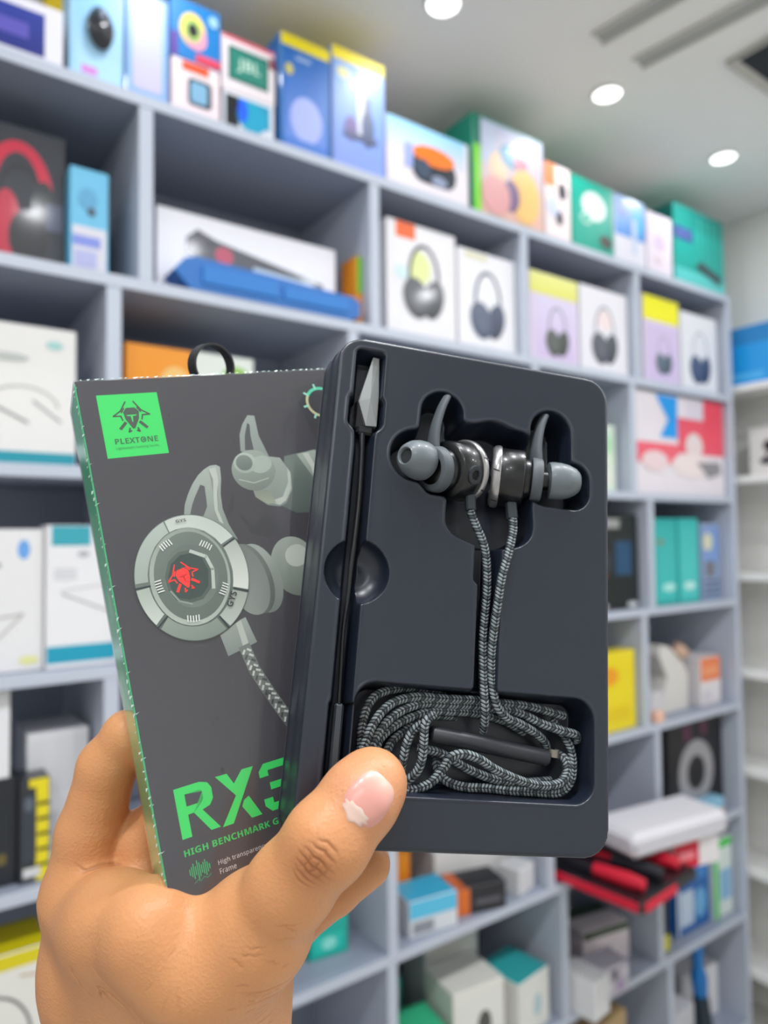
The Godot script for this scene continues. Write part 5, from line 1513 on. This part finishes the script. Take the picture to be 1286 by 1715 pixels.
	part("cuticle", patch(cx - ta * 9.6 - sa * 1.0, ta, sa, 3.0, 8.2, 0.55, Color("dcbcae"), Color("e6d6c8"), 2.0, true), nail_mat(0.75), t)

func near_groove(p: Vector3, far: float) -> bool:
	for g in grooves_at(p):
		if groove_gap(g, p, far).x < far: return true
	return false

# split the marked edges of the triangles and push the new points out to the skin
func refine(b: MB, pas: int) -> void:
	var mid := {}
	var out := PackedInt32Array()
	var yes := {}
	for k in range(0, b.i.size(), 3):
		var q := [b.i[k], b.i[k + 1], b.i[k + 2]]
		var m := [-1, -1, -1]
		for e in 3:
			var u: int = mini(q[e], q[(e + 1) % 3])
			var w: int = maxi(q[e], q[(e + 1) % 3])
			var key := u * 4194304 + w
			if not mid.has(key):
				var p := (b.v[u] + b.v[w]) / 2
				var want := p.z > 0.0 and p.y > -50.0 if pas == 0 else p.z > 8.0 and near_groove(p, 2.6 if pas == 1 else 1.7)
				if want and pas > 0 and b.v[u].distance_to(b.v[w]) < 0.42: want = false
				if want:
					var nn := (b.n[u] + b.n[w]).normalized()
					p -= nn * hand_sd(p)
					mid[key] = b.vert(p, hand_normal(p) if pas == 0 else nn, Vector2(p.x, p.y), skin(p))
				else:
					mid[key] = -1
			m[e] = mid[key]
		var n := 0
		for e in 3: n += 1 if m[e] >= 0 else 0
		if n == 0:
			out.append_array(q)
		elif n == 3:
			out.append_array([q[0], m[0], m[2], m[0], q[1], m[1], m[2], m[1], q[2], m[0], m[1], m[2]])
		elif n == 1:
			for e in 3:
				if m[e] >= 0: out.append_array([q[e], m[e], q[(e + 2) % 3], m[e], q[(e + 1) % 3], q[(e + 2) % 3]])
		else:
			for e in 3:
				if m[e] < 0:
					# edges e+1 and e+2 are split
					var m1: int = m[(e + 1) % 3]
					var m2: int = m[(e + 2) % 3]
					out.append_array([q[e], q[(e + 1) % 3], m1, q[e], m1, m2, m2, m1, q[(e + 2) % 3]])
	b.i = out

func nail_mat(r := 0.3) -> StandardMaterial3D:
	var m := StandardMaterial3D.new()
	m.vertex_color_use_as_albedo = true
	m.roughness = r
	return m

func skin(p: Vector3) -> Color:
	var base := Color("d89968").srgb_to_linear()
	var deep := Color("9a5c38").srgb_to_linear()
	var rosy := Color("d09074").srgb_to_linear()
	var c := base
	# darker skin over the thumb knuckle, rosier fingertips
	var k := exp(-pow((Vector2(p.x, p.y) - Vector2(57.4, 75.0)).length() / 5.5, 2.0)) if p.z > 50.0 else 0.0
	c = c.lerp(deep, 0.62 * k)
	var tip := exp(-pow((p - V(71, 88, 55)).length() / 11.0, 2.0))
	c = c.lerp(rosy, 0.7 * tip)
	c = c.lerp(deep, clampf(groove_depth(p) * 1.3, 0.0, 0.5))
	if p.z < 20.0 and p.x > 30.0 and p.y > 10.0: c = c.lerp(rosy, 0.35)
	return c

# a thin shield on the skin round the point under (cx, cy), half as long as la along ta, half as wide as lb along sa
func patch(cx: Vector3, ta: Vector3, sa: Vector3, la: float, lb: float, lift: float, c0: Color, c1: Color, pw: float, ragged := false) -> ArrayMesh:
	var b := MB.new()
	var rows := []
	var nr := 9
	var ns := 40
	for r in nr + 1:
		var row := []
		for s in ns + 1:
			var an := TAU * s / ns
			var f := float(r) / nr
			var ca := cos(an)
			var sn := sin(an)
			var sup := pow(pow(absf(ca), pw) + pow(absf(sn), pw), -1.0 / pw)
			if ragged: sup *= 0.82 + 0.18 * sin(an * 5.0 + 1.0) * cos(an * 3.0)
			var q := cx + ta * ca * sup * la * f + sa * sn * sup * lb * f
			var p := V(q.x, q.y, 75)
			var dir := (V(71.9, 88.4, 48) + (q - cx) * Vector3(0.4, 0.4, 0) - p).normalized()
			for it in 30:
				var d := hand_sd(p)
				p += dir * d * 0.9
				if d < 0.01: break
			var nn := hand_normal(p, 0.8)
			var up := lift * (1.0 - pow(f, 5.0)) - 0.12 * pow(f, 5.0)
			var mix := clampf(0.5 + 0.5 * ca * f, 0.0, 1.0)
			row.append(b.vert((p + nn * up) * MM, (nn + (ta * ca + sa * sn) * pow(f, 6.0) * 0.8).normalized(), Vector2.ZERO, c0.srgb_to_linear().lerp(c1.srgb_to_linear(), smoothstep(0.55, 1.0, mix))))
		if r:
			for s in ns: b.quad(rows[-1][s], rows[-1][s + 1], row[s + 1], row[s])
		rows.append(row)
	return b.mesh()
